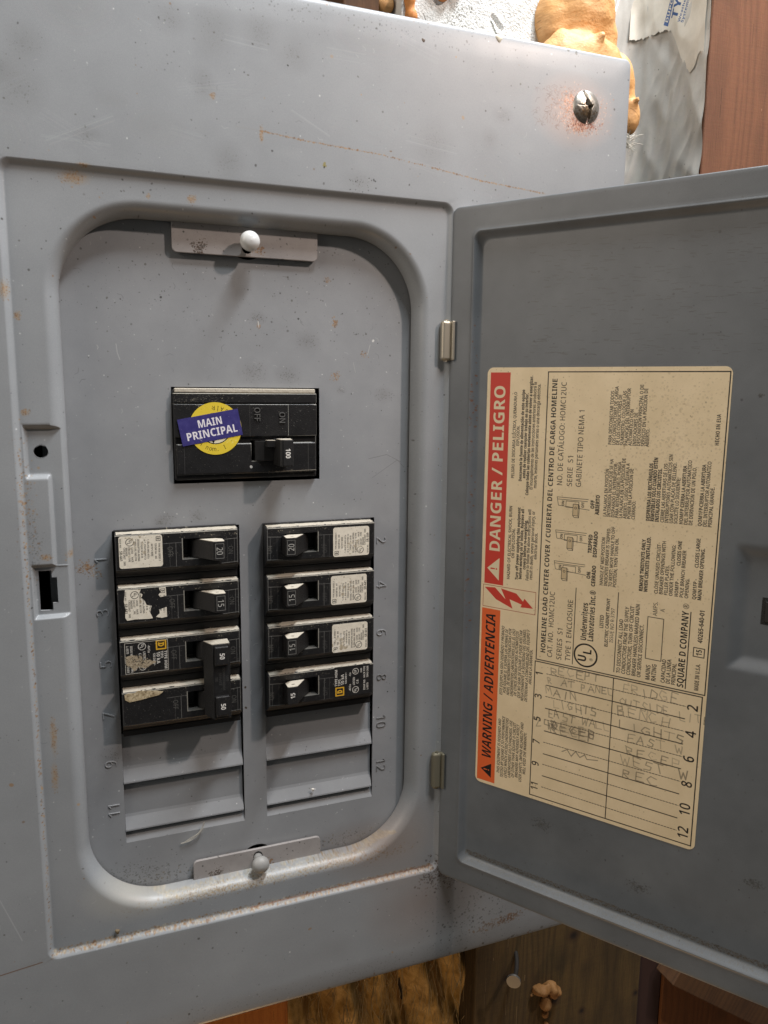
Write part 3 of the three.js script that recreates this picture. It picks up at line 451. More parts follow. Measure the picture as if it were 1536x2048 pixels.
  pencil(g, 'FRIDGE', 76, 68.4, 27, 6, 0.5, -1); pencil(g, 'OUTSIDE LITE', 75, 62, 42, 5, 0.5); pencil(g, 'BENCH', 74.5, 57, 25, 6, 0.55); pencil(g, 'LIGHTS', 76, 50.5, 31, 5.4, 0.55); pencil(g, 'EAST W', 80, 45, 27, 5, 0.5); pencil(g, 'RECEP', 80, 38.5, 26, 5, 0.5); pencil(g, 'WEST W', 78, 33, 32, 5.6, 0.55); pencil(g, 'REC', 79, 26.5, 17, 5.4, 0.5);
  return texture(c);
}
{
  const g = sheet(roundShape(-LW / 2, LW / 2, -LH / 2, LH / 2, 3.2), 0.14);
  planarUV(g, -LW / 2, LW / 2, -LH / 2, LH / 2).rotateZ(Math.PI / 2).translate(20.6 + LH / 2, -143.5 + LW / 2, -3.02);
  tag(mesh('instruction_label', g, new THREE.MeshStandardMaterial({ map: labelTexture(), roughness: 0.55 }), door), 'yellowed printed label with red and orange banners and a pencilled circuit list');
}

// ---------------------------------------------------------------- breakers
const BK = [29, 29, 30];
const blackPlain = new THREE.MeshPhysicalMaterial({ color: new THREE.Color(0.013, 0.013, 0.0135), roughness: 0.42, bumpMap: repeated(grit, 3, 3), bumpScale: 0.00012, side: THREE.DoubleSide });
const dustMat = plain([0.5, 0.46, 0.38], 0.95, 0, { bumpMap: repeated(grit, 4, 1), bumpScale: 0.0004 });
const edgeCol = '#8d8d88', faint = '#4a4a48';
// the front of a branch breaker, drawn in the left-hand orientation: X from its outer end (0) to its inner end (56.6), Y down from its top edge
function faceTexture(side, off, draw) {
  const W = 56.8, H = 25.4, c = canvas(640, 288), g = c.getContext('2d'), k = 640 / W;
  mottle(c, g, BK, 5, 5, 0.02);
  g.setTransform(side < 0 ? k : -k, 0, 0, k, side < 0 ? 0 : 640, 0);                    // mirrored for the right-hand column
  const ln = (pts, w, col, a = 1) => scratch(g, pts, w, col, a);
  specks(g, 800, 0, W, 0, 18, ['#6a6a66', '#8a887e', '#55544f'], 0.06, 0.24, 0.2, 0.8); specks(g, 120, 0, W, 0, 3, ['#b0a890'], 0.08, 0.3, 0.3, 0.8);
  ln([[0.2, 0.6], [56, 0.6]], 0.35, '#a8a59a', 0.9); ln([[56.2, 0.8], [56.2, 17]], 0.25, edgeCol, 0.8);
  ln([[20.5, 5.5], [30, 5.3]], 0.2, edgeCol, 0.7); ln([[24.3, 5.5], [24.3, 16.8]], 0.18, faint); ln([[27.2, 5.5], [27.2, 16.8]], 0.2, edgeCol, 0.8); ln([[0.5, 16.9], [30, 16.9]], 0.2, edgeCol, 0.35);
  ln([[30.2, 3.5], [30.2, 13.6], [38, 13.6]], 0.42, '#a09e94', 0.9); ln([[48.5, 5.2], [56, 4.8]], 0.22, edgeCol, 0.9); ln([[51.4, 5.2], [51.4, 16.8]], 0.16, faint); ln([[54.8, 5], [54.8, 16.6]], 0.2, edgeCol, 0.7); ln([[48.5, 16.8], [56, 16.4]], 0.25, edgeCol, 0.8); ln([[0.3, 1], [0.3, 17]], 0.2, faint);
  g.save(); g.translate(23.4, 6.4); g.rotate(Math.PI / 2); if (side > 0) { g.translate(9, -2.2); g.scale(-1, 1); } say(g, 'OFF', 0.5, 0, 2.3, { color: off ? '#5a5a56' : '#454543' }); g.restore();
  g.save(); g.translate(51.8, 6.4); g.rotate(Math.PI / 2); if (side > 0) { g.translate(9, -2.2); g.scale(-1, 1); } say(g, 'ON', 2, 0, 2.3, { color: '#5a5a56' }); g.restore();
  draw?.(g, ln);
  return texture(c);
}
// squares and print on the stickers; drawn upright, w across the reading direction
function sticker(w, h, draw, base = [226, 220, 204]) {
  const k = 24, c = canvas(Math.round(w * k), Math.round(h * k)), g = c.getContext('2d');
  mottle(c, g, base, 8, 9, 0.02); g.setTransform(k, 0, 0, k, 0, 0); draw(g); return texture(c);
}
const ulMark = (g, x, y, r, col) => { g.strokeStyle = col; g.lineWidth = r * 0.17; g.beginPath(); g.arc(x, y, r, 0, 7); g.stroke(); say(g, 'U', x - r * 0.3, y + r * 0.2, r * 0.8, { bold: true, center: true, color: col }); say(g, 'L', x + r * 0.32, y + r * 0.6, r * 0.8, { bold: true, center: true, color: col }); };
const squareMark = (g, x, y, s, col, w = 0.12) => { g.strokeStyle = col; g.lineWidth = s * w; g.strokeRect(x + s * w / 2, y + s * w / 2, s * (1 - w), s * (1 - w)); g.lineWidth = s * 0.13; g.beginPath(); const a = x + s * 0.3, b = y + s * 0.28; g.moveTo(a, b); g.lineTo(a + s * 0.22, b); g.quadraticCurveTo(a + s * 0.42, b + s * 0.22, a + s * 0.22, b + s * 0.44); g.lineTo(a, b + s * 0.44); g.stroke(); g.beginPath(); g.moveTo(a + s * 0.08, b); g.lineTo(a + s * 0.08, b + s * 0.44); g.stroke(); };
function ratingPrint(code) {
  return (g) => {
    const ink = '#1c1a18', rows = [['TYPE HOM SERIES 1', 4, 1.9], ['120/240 Vac   60Z', 4, 3.5], ['60/75°C WIRE', 4.2, 5.2], ['1, #8-#14 AWG Al/Cu', 2, 6.9], ['or 2, #10-#14 AWG Cu', 2, 8.3], ['TORQUE 36 LB-IN', 3, 9.7], ['INTERRUPTING RATING', 1.6, 11.2], ['10,000A MAX. RMS SYM', 1.6, 12.6], ['LISTED      HACR', 5.4, 14.1], ['CIRCUIT     TYPE', 5.2, 15.4], ['BREAKER', 5.4, 16.6], ['1-POLE UNIT    SWD', 5.2, 17.6]];
    for (const [s, x, y] of rows) say(g, s, x, y, 0.86, { bold: true, squeeze: 0.78, color: ink });
    squareMark(g, 0.9, 0.8, 2.1, ink); ulMark(g, 3, 14.6, 1.7, ink); say(g, 'ISSUE NO.', 1.2, 19.1, 0.72, { bold: true, color: ink }); say(g, code, 6.8, 19.2, 1.25, { bold: true, color: ink });
  };
}
const fullSticker = (code, dirt) => sticker(15.3, 19.5, (g) => { ratingPrint(code)(g); cloud(g, 40, rr(3, 12), rr(4, 15), 5, 5, ['#d8d0bc', '#f0ece0', '#a89c84'], 0.2, dirt, 0.4, 0.9); specks(g, 90, 0, 15.3, 0, 19.5, ['#8a7c64', '#5a5044'], 0.05, 0.25, 0.2, 0.6); });
// white print straight on the black case
function casePrint(g, x0, y0, sx) {                                       // x0, y0: top left in reading order
  const w = '#d6d4cc', y = '#d9a92e';
  g.save(); g.translate(x0, y0); g.scale(sx, 1);
  squareMark(g, 0, 0.4, 4.9, y, 0.14); say(g, 'TYPE HOM', 5.6, 1.5, 1.35, { bold: true, color: w, width: 9.2 }); say(g, 'TIPO', 5.6, 3.2, 1.25, { bold: true, color: w }); say(g, '10 kA', 5.8, 5.1, 1.6, { bold: true, color: w, width: 6 }); say(g, '120/240 V~', 6.2, 6.7, 1, { bold: true, color: w });
  say(g, '▭-Al/Cu', 1.4, 9, 1.05, { bold: true, color: w }); say(g, '▭-Cu', 9.6, 9, 1.05, { bold: true, color: w }); ulMark(g, 2.4, 11.6, 1.7, w); say(g, 'LISTED', 5, 11.2, 1.1, { bold: true, color: w }); say(g, 'C.B.', 5.6, 13.2, 1.1, { bold: true, color: w });
  g.strokeStyle = w; g.lineWidth = 0.3; g.beginPath(); g.arc(12.6, 11.6, 1.6, 0, 7); g.stroke(); say(g, 'SP', 12.6, 12.1, 1.3, { bold: true, center: true, color: w });
  say(g, 'ISSUE NO.', 1.6, 17, 1, { bold: true, color: w }); say(g, 'HACR TYPE', 8.4, 17, 1, { bold: true, color: w }); say(g, 'L-5575', 1.6, 18.8, 1, { bold: true, color: w }); say(g, 'TIPO CARR', 8.4, 18.8, 1, { bold: true, color: w }); say(g, 'SWD', 11.6, 15.2, 0.9, { bold: true, color: w });
  g.restore();
}
const PITCH = 25.4, decalMat = (map, rough = 0.5) => new THREE.MeshStandardMaterial({ map, roughness: rough });
// X: distance from the centre line in left-hand terms; side -1 = left column, +1 = right column
const bx = (side, X) => (side < 0 ? -X : X - 2);
function breakerBody(name, side, row, map, parent) {
  const y = -PITCH * row - (side < 0 ? 0.3 : 0.8), xs = [bx(side, 7.8), bx(side, 64.5)].sort((a, b) => a - b), sl = [bx(side, 16.6), bx(side, 34.1)].sort((a, b) => a - b);
  const prof = [[0.9, -8], [0.9, 2.6], [0.25, 2.7], [0, 7.3], [-0.25, 7.8], [-0.7, 8], [-16.9, 8], [-17.4, 7.8], [-17.8, 7.2], [-20.6, 3.4], [-21.1, 3.3], [-21.2, 2.5], [-21.5, 2.5], [-21.6, 3.2], [-24.3, 3.2], [-24.3, -8]].map(([a, z]) => [a + y, z]);
  const g = cut(alongX(prof, xs[0], xs[1]), new THREE.BoxGeometry(sl[1] - sl[0], 10, 12).translate((sl[0] + sl[1]) / 2, y - 8.7, 5));
  planarUV(g, xs[0], xs[1], y - 25.4, y);
  return mesh(name, g, new THREE.MeshPhysicalMaterial({ map, roughness: 0.42, bumpMap: repeated(grit, 3, 1.5), bumpScale: 0.00012, side: THREE.DoubleSide }), parent);
}
function dustLayer(side, row, parent) {                                   // pale dust lying along the top edge
  const y = -PITCH * row - (side < 0 ? 0.3 : 0.8), xs = [bx(side, 7.8), bx(side, 64.5)].sort((a, b) => a - b), n = 60, g = new THREE.PlaneGeometry(xs[1] - xs[0] - 1.2, 1, n, 4), p = g.attributes.position;
  for (let i = 0; i < p.count; i++) { const x = p.getX(i), t = p.getY(i) + 0.5; p.setXYZ(i, x, 0.32 + 0.16 * perlin.noise(x * 0.5, t * 2, row + 0.5) - 0.5 * smooth(0.86, 1, t), 2.6 + t * 5.2); }
  g.translate((xs[0] + xs[1]) / 2, y, 0); g.computeVertexNormals();
  mesh('dust_layer', g, dustMat, parent);
}
const faceDecal = (shape, x0, x1, y0, y1, turn, cx, cy, z, map) => { const g = planarUV(sheet(shape, 0.12), x0, x1, y0, y1); return [g.rotateZ(turn).translate(cx, cy, z), decalMat(map)]; };
function ratingMark(text, side, printed) {                                // the figures on the end of a handle, drawn to read along the handle's long side
  const c = canvas(216, 128), g = c.getContext('2d'); mottle(c, g, BK, 6, 6, 0.03); g.setTransform(24, 0, 0, 24, 0, 0);
  specks(g, 60, 0, 9, 0, 5.3, ['#77756e'], 0.05, 0.15, 0.2, 0.7);
  if (printed) say(g, text, 4.5, 3.9, 2.3, { bold: true, center: true, color: '#e8e6e0' });
  else { g.strokeStyle = '#8f8f8a'; g.lineWidth = 0.16; g.strokeRect(1, 0.7, 7, 3.9); say(g, text, 4.5, 4.1, 2.9, { center: true, color: '#b4b4ae', squeeze: 0.85 }); }
  return texture(c);
}
function handle(side, row, text, parent, printed = false, dusty = true) {
  const y = -PITCH * row - (side < 0 ? 0.3 : 0.8), y0 = y - 13.4, y1 = y - 4.3;
  const pts = [[31, 1], [29.8, 5], [27, 8], [23, 13.4], [21.2, 16.2], [20.4, 16.6], [16.2, 16.6], [15.7, 16.1], [15.6, 8.5], [17.2, 2], [19, 0]].map(([X, z]) => [bx(side, X), z]);
  const h = mesh('handle', alongY(pts, y0, y1, 0.25), blackPlain, parent);
  const xc = (bx(side, 20.4) + bx(side, 16.1)) / 2;
  const [g, m] = faceDecal(roundShape(-4.4, 4.4, -2.3, 2.3, 0.2), -4.5, 4.5, -2.65, 2.65, side < 0 ? -Math.PI / 2 : Math.PI / 2, xc, (y0 + y1) / 2, 16.55, ratingMark(text, side, printed));
  mesh('rating_mark', g, m, h);
  if (dusty) { const d = alongY([[26.4, 8.6], [22.8, 13.6], [21.1, 16.0], [20.3, 16.4], [16.3, 16.4], [15.9, 15.9], [16, 10.8], [18.6, 8.6]].map(([X, z]) => [bx(side, X), z]), y1 - 0.1, y1 + 0.18, 0); const hole = new THREE.CylinderGeometry(0.55, 0.55, 2, 12).scale(1.7, 1, 1).translate(bx(side, 19.4), y1, 13.2); mesh('dust_layer', planarUV(cut(d, hole), -70, 70, -110, 0), dustMat, h); }
}
const labels = {
  0: ['black 20 amp breaker at the top of the left column, with a whole white sticker', 0, '20'], 1: ['black 15 amp breaker in the left column with a torn white sticker', 1, '15'],
  10: ['black 20 amp breaker at the top of the right column', 0, '20'], 11: ['black 15 amp breaker second from top of right column, reddish stain on sticker', 1, '15'],
  12: ['black 15 amp breaker third from the top of the right column, sticker partly rubbed off', 2, '15'], 13: ['black 15 amp breaker at bottom of right column, with white and yellow print', 3, '15'],
};
const tornPieces = [poly([[-7.4, -9], [-7.2, -2], [-5.8, -2.6], [-4.6, -1.2], [-3, -2], [-1.8, -0.6], [0.6, 0.4], [1.2, 2.6], [4.4, 1.8], [7.3, 3], [7.4, 1], [7.1, -5], [7.4, -8.6], [6, -9.4], [2, -9.2], [-2, -9.7]].map(([x, y]) => [x, y])),
  poly([[-7.4, 9.3], [-3.2, 9.5], [-2.6, 6.6], [-3.9, 5.9], [-5, 6.9], [-7.3, 6.2]]), poly([[2.4, 9.4], [7.2, 9.5], [7.5, 7], [6.8, 4.4], [5.2, 6.2], [3.4, 6]])];
for (const [key, [label, row, amps]] of Object.entries(labels)) {
  const side = +key < 10 ? -1 : 1, b = thing('circuit_breaker', label, 'circuit breaker', 'branch breakers in two columns');
  breakerBody('case', side, row, faceTexture(side, side < 0), b);
  dustLayer(side, row, b);
  handle(side, row, amps, b, +key === 13);
  const y = -PITCH * row, turn = side < 0 ? -Math.PI / 2 : Math.PI / 2;
  const place = { 0: [-53.2, -8.8, 'SR-441'], 10: [49.9, -10.4, 'SR-109'], 11: [48.7, -10.2, 'SR-441'], 12: [49.3, -10.6, 'SR-441'] }[key];
  if (place) {
    const [g, m] = faceDecal(roundShape(-7.6, 7.6, -9.7, 9.7, 1.2), -7.65, 7.65, -9.75, 9.75, turn, place[0], y + place[1], 8.02, fullSticker(place[2], +key === 12 ? 1.2 : 0.7));
    mesh('sticker', g, m, b);
  }
  if (+key === 13) { const [g, m] = faceDecal(roundShape(-8.2, 8.2, -9.9, 9.9, 0.3), -8.25, 8.25, -9.95, 9.95, turn, 50.6, y - 9.3, 7.98, sticker(16.5, 19.9, (q) => casePrint(q, 0.6, 0.3, 1), BK)); mesh('printed_marking', g, m, b); }
  if (+key === 1) { const map = fullSticker('SR-441', 0.5); for (const s of tornPieces) { const [g, m] = faceDecal(s, -7.65, 7.65, -9.75, 9.75, turn, -52, y - 8.6, 8.02, map); mesh('torn_sticker', g, m, b); } }
}
{ // the two-pole breaker: two cases whose handles share one tie bar
  const b = thing('two_pole_breaker', 'black 50 amp double breaker at bottom of left column, handles joined by bar', 'circuit breaker');
  breakerBody('upper_case', -1, 2, faceTexture(-1, true, (g) => {
    g.save(); g.translate(21.6, 1.2); g.rotate(Math.PI / 2); casePrint(g, 0, 0, 1); g.restore(); g.strokeStyle = '#c8c4b8'; g.lineWidth = 0.22; g.strokeRect(2.2, 1.4, 19.6, 15.2);
    g.fillStyle = '#a39680'; for (const p of [[[2.4, 8], [5.2, 7.4], [9.4, 8.4], [10.4, 10.4], [13.6, 10.6], [15.8, 12.4], [14.2, 13], [11.2, 14.8], [8.4, 13.4], [6.2, 15.6], [4.4, 13], [2.6, 12.2]], [[14.6, 11], [16.4, 12], [15.2, 12.6]]]) { g.beginPath(); p.forEach(([x, y], i) => (i ? g.lineTo(x, y) : g.moveTo(x, y))); g.closePath(); g.fill(); } cloud(g, 520, 8, 11, 5.4, 3.4, ['#c4b89e', '#8f8268', '#6a5f4c', '#191919'], 0.06, 0.3, 0.3, 0.9); hairs(g, 60, 3, 14, 8, 14, ['#d8ceb8', '#5c5242'], 1.2, 0.1, 0.8);
  }), b);
  breakerBody('lower_case', -1, 3, faceTexture(-1, true), b);
  dustLayer(-1, 2, b); dustLayer(-1, 3, b);
  const y = -PITCH * 3;
  const paper = poly([[-63.4, -1.6], [-61.6, -1], [-58.8, -1.3], [-57.2, -0.2], [-53, -0.7], [-49, -1.2], [-45.6, -2.2], [-47.6, -3.6], [-52, -4.2], [-56, -4.9], [-61.2, -5.4], [-63.2, -4]].map(([x, q]) => [x, q + y]));
  const { c, g: k } = mmCanvas(-64, -44, y - 6, y, 256); mottle(c, k, [176, 160, 128], 20, 26, 0.03); cloud(k, 200, -56, y - 3, 10, 3, ['#6e6048', '#cfc2a2', '#8c7c5e'], 0.1, 0.6, 0.2, 0.7);
  mesh('paper_remnant', planarUV(sheet(paper, 0.25), -64, -44, y - 6, y).translate(0, 0, 8), decalMat(texture(c), 0.9), b);
  for (const row of [2, 3]) { const yy = -PITCH * row - 0.3; mesh('handle', alongY([[-30, 1], [-29, 5], [-26.6, 8], [-23, 12], [-17, 12], [-16.4, 8.5], [-18, 1]].map((p) => p), yy - 13.4, yy - 4.3, 0.25), blackPlain, b); }
  const tie = mesh('handle_tie', alongY([[-26.4, 10.2], [-23.2, 17], [-22.8, 17.4], [-15, 17.4], [-14.6, 17], [-14.6, 10.2]], -92.3, -54.6, 0.3), blackPlain, b);
  mesh('dust_layer', alongY([[-26.2, 10.4], [-23.1, 17], [-14.8, 17], [-14.8, 10.4]], -54.7, -54.35, 0), dustMat, tie);
  const t2 = sticker(27, 7.6, (g) => { for (const [i, s] of ['USE', 'DOWNSTREAM', 'SERVICE', 'TIE'].entries()) say(g, s, 13.5, 1.7 + i * 1.75, 1.15, { center: true, color: '#4a4a48', squeeze: 1.1 }); specks(g, 60, 0, 27, 0, 7.6, ['#66645e'], 0.05, 0.2, 0.2, 0.6); }, BK);
  { const [g, m] = faceDecal(roundShape(-7, 7, -3.6, 3.6, 0.2), -13.5, 13.5, -3.8, 3.8, -Math.PI / 2, -18.8, -72, 17.35, t2); mesh('tie_marking', g, m, tie); }
  for (const [y0, y1] of [[-64.6, -55.4], [-90.4, -80.4]]) {
    const cap = mesh('handle_cap', box(-22.2, -15.6, y0, y1, 15, 19.3, 0.5), blackPlain, b), [g, m] = faceDecal(roundShape(-4.2, 4.2, -2.6, 2.6, 0.3), -4.5, 4.5, -2.65, 2.65, -Math.PI / 2, -18.6, (y0 + y1) / 2, 19.25, ratingMark('50', -1, true));
    mesh('rating_mark', g, m, cap);
  }
}
{ // main breaker in its own opening
  const b = thing('main_breaker', 'black 100 amp main breaker with a blue and yellow sticker, alone above the two columns', 'circuit breaker');
  const X0 = -36, X1 = 33.4, Y0 = 22.6, Y1 = 66.2, c = canvas(1024, Math.round(1024 * (Y1 - Y0) / (X1 - X0))), g = c.getContext('2d'), k = 1024 / (X1 - X0);
  mottle(c, g, [27, 27, 28], 6, 6, 0.012); g.setTransform(k, 0, 0, -k, -X0 * k, Y1 * k);
  specks(g, 1500, X0, X1, Y0, Y1, ['#6e6d68', '#8a887e', '#504f4b'], 0.06, 0.22, 0.2, 0.75); cloud(g, 400, -24, 61, 14, 4, ['#8a8678', '#a29c8a'], 0.06, 0.2, 0.3, 0.8);
  const ln = (pts, w, col = '#96968f', a = 0.85) => scratch(g, pts, w, col, a);
  ln([[X0, 64], [X1, 64.2]], 0.3, '#b8b4a4'); ln([[X0, 59.2], [-26, 59.2], [-25.4, 58.6], [-23, 58.8]], 0.2); ln([[-8, 59.2], [-0.3, 59.2]], 0.2); ln([[-0.3, 58.9], [18.7, 58.9]], 0.2); ln([[18.7, 59], [18.7, 43.4]], 0.25); ln([[-0.3, 59], [-0.3, 43.4]], 0.16, '#4a4a48'); ln([[17, 59.5], [33, 59.4]], 0.22); ln([[30, 59.4], [33, 58.8]], 0.5); ln([[X0, 43.4], [10, 43.4]], 0.16, '#5a5a56'); ln([[18, 43.6], [33, 43.8]], 0.3); ln([[33.1, 64], [33.1, 26]], 0.22);
  ln([[-35, 40.2], [0, 40.3]], 0.2); ln([[0.1, 40.3], [0.4, 31.8], [5, 31.7]], 0.45, '#b0aea4'); ln([[18, 40.4], [30.5, 40.4]], 0.3); ln([[28.6, 40], [28.6, 26]], 0.14, '#6a6a66'); ln([[-31.6, 40], [-31.6, 25.5]], 0.14, '#555'); ln([[-35, 25.4], [0, 25.9]], 0.16, '#66665f'); ln([[12, 26.2], [33, 26.6]], 0.25, '#b8b4a4');
  dot(g, -0.1, 28.9, 0.65, '#b4b4b0'); cloud(g, 300, 20, 26, 13, 1, ['#7a6a58', '#8a7a64'], 0.06, 0.2, 0.3, 0.7);
  const map = texture(c), mat = new THREE.MeshPhysicalMaterial({ map, roughness: 0.42, bumpMap: repeated(grit, 4, 3), bumpScale: 0.0001, side: THREE.DoubleSide });
  const body = mergeGeometries([cut(box(X0, X1, Y0 + 0.4, Y1, -10, 1.9, 1), box(0, 18, 31.6, 41.6, -4, 12, 0.1)), box(X0 + 0.1, X1 - 0.3, 43.5, 59.1, 0, 3.4, 0.4), cut(box(X0 + 0.8, X1 - 0.6, 25.6, 40.5, 0, 3.6, 0.9), box(0.1, 18, 31.6, 41.6, -4, 12, 0.1)), box(X0 + 0.2, X1 - 0.2, 59.6, 64.2, 0, 2.9, 0.4)]);
  mesh('case', planarUV(body, X0, X1, Y0, Y1), mat, b);
  mesh('dust_layer', planarUV(box(X0 + 0.8, X1 - 0.8, 64.4, 66.5, 0.4, 2.4, 0.5), -40, 40, 0, 40), dustMat, b);
  const h = mesh('handle', mergeGeometries([alongY([[1.2, -3], [2, 3.4], [6, 5.2], [11, 5.6], [17, 5], [17.6, -3]], 31.8, 41.4, 0.2), alongY([[10.8, 4], [11, 12], [11.5, 15.6], [12.2, 16.5], [13.2, 16.9], [17.2, 16.9], [17.9, 16.2], [18, 4]], 29.8, 42.6, 0.35), alongY([[6.2, 4], [7, 8], [11, 9.5], [11, 4]], 38.6, 41.8, 0.2)]), blackPlain, b);
  { const [q, m] = faceDecal(roundShape(-5.8, 5.8, -2.3, 2.3, 0.2), -4.5, 4.5, -2.65, 2.65, -Math.PI / 2, 15.2, 36.2, 16.85, ratingMark('100', -1, true)); mesh('rating_mark', q, m, h); }
  mesh('dust_layer', mergeGeometries([alongY([[11, 10], [11.8, 15.8], [13, 16.6], [17.2, 16.6], [17.8, 10]], 42.5, 42.8, 0), alongY([[6.6, 6], [7.2, 7.8], [10.8, 9.2], [10.8, 6]], 41.7, 41.95, 0)]), dustMat, h);
  const bold = await new FontLoader().loadAsync('fonts/droid/droid_sans_regular.typeface.json'), raised = new THREE.MeshStandardMaterial({ color: new THREE.Color(0.09, 0.09, 0.088), roughness: 0.4 });
  for (const [s, x, y] of [['OFF', 1.9, 57.6], ['ON', 14.2, 55.4]]) mesh('raised_lettering', new TextGeometry(s, { font: bold, size: 2.8, depth: 0.45, curveSegments: 5, bevelEnabled: true, bevelSize: 0.06, bevelThickness: 0.1, bevelSegments: 1 }).rotateZ(-Math.PI / 2).translate(x, y, 3.35), raised, b);
  const round = sticker(25, 25, (q) => {
    q.fillStyle = '#e2c93e'; q.fillRect(0, 0, 25, 25); specks(q, 260, 0, 25, 0, 25, ['#b89a2a', '#f0e08a', '#8a7420'], 0.06, 0.3, 0.2, 0.6); cloud(q, 50, 17, 18, 8, 3, ['#f4ecb0'], 0.1, 0.4, 0.2, 0.6);
    q.fillStyle = '#e6dfc2'; q.beginPath(); q.arc(12.5, 12.5, 7.2, 0, 7); q.fill(); q.strokeStyle = '#1c1a18'; q.lineWidth = 0.45; q.stroke(); q.fillStyle = '#1c1a18'; q.beginPath(); q.moveTo(10.6, 18.2); q.lineTo(12.2, 18.2); q.lineTo(11.4, 19.6); q.fill();
    const around = (s, a0, step, flip) => [...s].forEach((ch, i) => { const a = a0 + i * step; q.save(); q.translate(12.5 + 9.9 * Math.cos(a), 12.5 + 9.9 * Math.sin(a)); q.rotate(a + (flip ? -Math.PI / 2 : Math.PI / 2)); say(q, ch, 0, flip ? 0.8 : 0.8, 2, { center: true, color: '#26220f' }); q.restore(); });
    around('A nom. I', 2.35, -0.175, true);                                   // reads left to right along the bottom
    around('RIA', -1.63, 0.2, true); around('U', -0.98, 0.2, true);            // upside down along the top
  }, [226, 201, 62]);
  const rs = new THREE.Shape(); rs.absarc(0, 0, 12.4, 0, Math.PI * 2);
  const gg = planarUV(new THREE.ExtrudeGeometry(rs, { depth: 0.12, bevelEnabled: false, curveSegments: 48 }), -12.5, 12.5, -12.5, 12.5).translate(-16.9, 47.6, 3.68);
  tag(mesh('round_sticker', gg, decalMat(round, 0.45), b), 'round yellow sticker half covered by a blue one');
  const blue = sticker(28.8, 12.8, (q) => { say(q, 'MAIN', 14.6, 5.7, 3.6, { bold: true, center: true, color: '#e8e6ea', width: 12 }); say(q, 'PRINCIPAL', 14.6, 10.7, 3.7, { bold: true, center: true, color: '#e8e6ea', width: 24.5 }); scratch(q, [[7.4, 9.8], [9.2, 12]], 0.18, '#cfcad8', 0.8); scratch(q, [[8.6, 9.6], [9.4, 11.2]], 0.12, '#cfcad8', 0.7); specks(q, 120, 0, 28.8, 0, 12.8, ['#6a669a', '#9a97b8'], 0.05, 0.2, 0.2, 0.7); }, [58, 54, 118]);
  const [q, m] = faceDecal(roundShape(-14.4, 14.4, -6.35, 6.35, 0.15), -14.4, 14.4, -6.4, 6.4, 10.4 * Math.PI / 180, -19.2, 48.2, 3.84, blue);
  tag(mesh('blue_sticker', q, decalMat(m.map, 0.45), b), 'blue sticker with white capitals, stuck on at a tilt');
}

// ---------------------------------------------------------------- what is seen of the wall round the panel
function woodTexture(base, line, w, h, seedZ, knots = [], along = true) {
  const c = canvas(w, h), g = c.getContext('2d'), im = g.getImageData(0, 0, w, h), d = im.data;
  for (let y = 0, i = 0; y < h; y++) for (let x = 0; x < w; x++, i += 4) {
    const u = along ? x : y, v = along ? y : x, warp = 18 * perlin.noise(u * 0.006, v * 0.0016, seedZ) + 5 * perlin.noise(u * 0.02, v * 0.004, seedZ + 3);
    const ring = 0.5 + 0.5 * Math.sin((u + warp * 4.5) * (0.2 + 0.09 * perlin.noise(u * 0.008, 3, seedZ))), fibre = perlin.noise(u * 0.6, v * 0.02, seedZ + 8) * 0.5 + perlin.noise(u * 1.7, v * 0.05, seedZ) * 0.4, tone = perlin.noise(u * 0.01, v * 0.005, seedZ + 5);
    const t = clamp(0.26 * ring ** 2 + 0.42 * fibre + 0.34 * tone + 0.2 + 0.1 * perlin.noise(u * 0.03, v * 0.4, seedZ + 2));
    for (let q = 0; q < 3; q++) d[i + q] = base[q] + (line[q] - base[q]) * t + (rnd() - 0.5) * 8;
    d[i + 3] = 255;
  }
  g.putImageData(im, 0, 0);
  for (let i = 0; i < 46; i++) { g.globalAlpha = rr(0.15, 0.5); g.fillStyle = i % 4 ? '#2c1c10' : '#d8b890'; const x = rr(0, w), y = rr(0, h), l = rr(8, 90); g.fillRect(x, y, along ? rr(0.6, 1.8) : l, along ? l : rr(0.6, 1.8)); } g.globalAlpha = 1;
  for (let i = 0; i < 9; i++) soft(g, rr(0, w), rr(0, h), rr(14, 60), '30,20,12', 0.22);
  for (const [x, y, r] of knots) { soft(g, x, y, r * 2, '40,24,12', 0.8); soft(g, x, y, r, '20,12,6', 0.9); }
  return texture(c);
}
function boxUV(g, s) { const p = g.attributes.position, n = g.attributes.normal, uv = new Float32Array(p.count * 2); for (let i = 0; i < p.count; i++) { const ax = Math.abs(n.getX(i)) > 0.7; uv[i * 2] = (ax ? p.getZ(i) : p.getX(i)) / s; uv[i * 2 + 1] = (Math.abs(n.getY(i)) > 0.7 ? p.getZ(i) : p.getY(i)) / s; } g.setAttribute('uv', new THREE.BufferAttribute(uv, 2)); return g; }
function wood(map, rough = 0.85) { map.wrapS = map.wrapT = THREE.MirroredRepeatWrapping; return new THREE.MeshStandardMaterial({ map, bumpMap: map, bumpScale: 0.0016, roughness: rough }); }
const redWood = wood(woodTexture([118, 78, 54], [82, 53, 36], 512, 512, 1.5)), shadedOldWood = wood(woodTexture([92, 72, 38], [46, 34, 16], 512, 512, 4.5, [[180, 150, 12], [210, 140, 9], [330, 260, 10], [130, 330, 14], [250, 420, 8], [390, 120, 9], [300, 60, 7], [90, 90, 8]])), orangeWood = wood(woodTexture([240, 146, 62], [200, 108, 40], 512, 512, 8.5)), brownWood = wood(woodTexture([92, 62, 34], [58, 36, 19], 512, 512, 12.5));  // the old wood is darkened: shade below the panel put into its colour
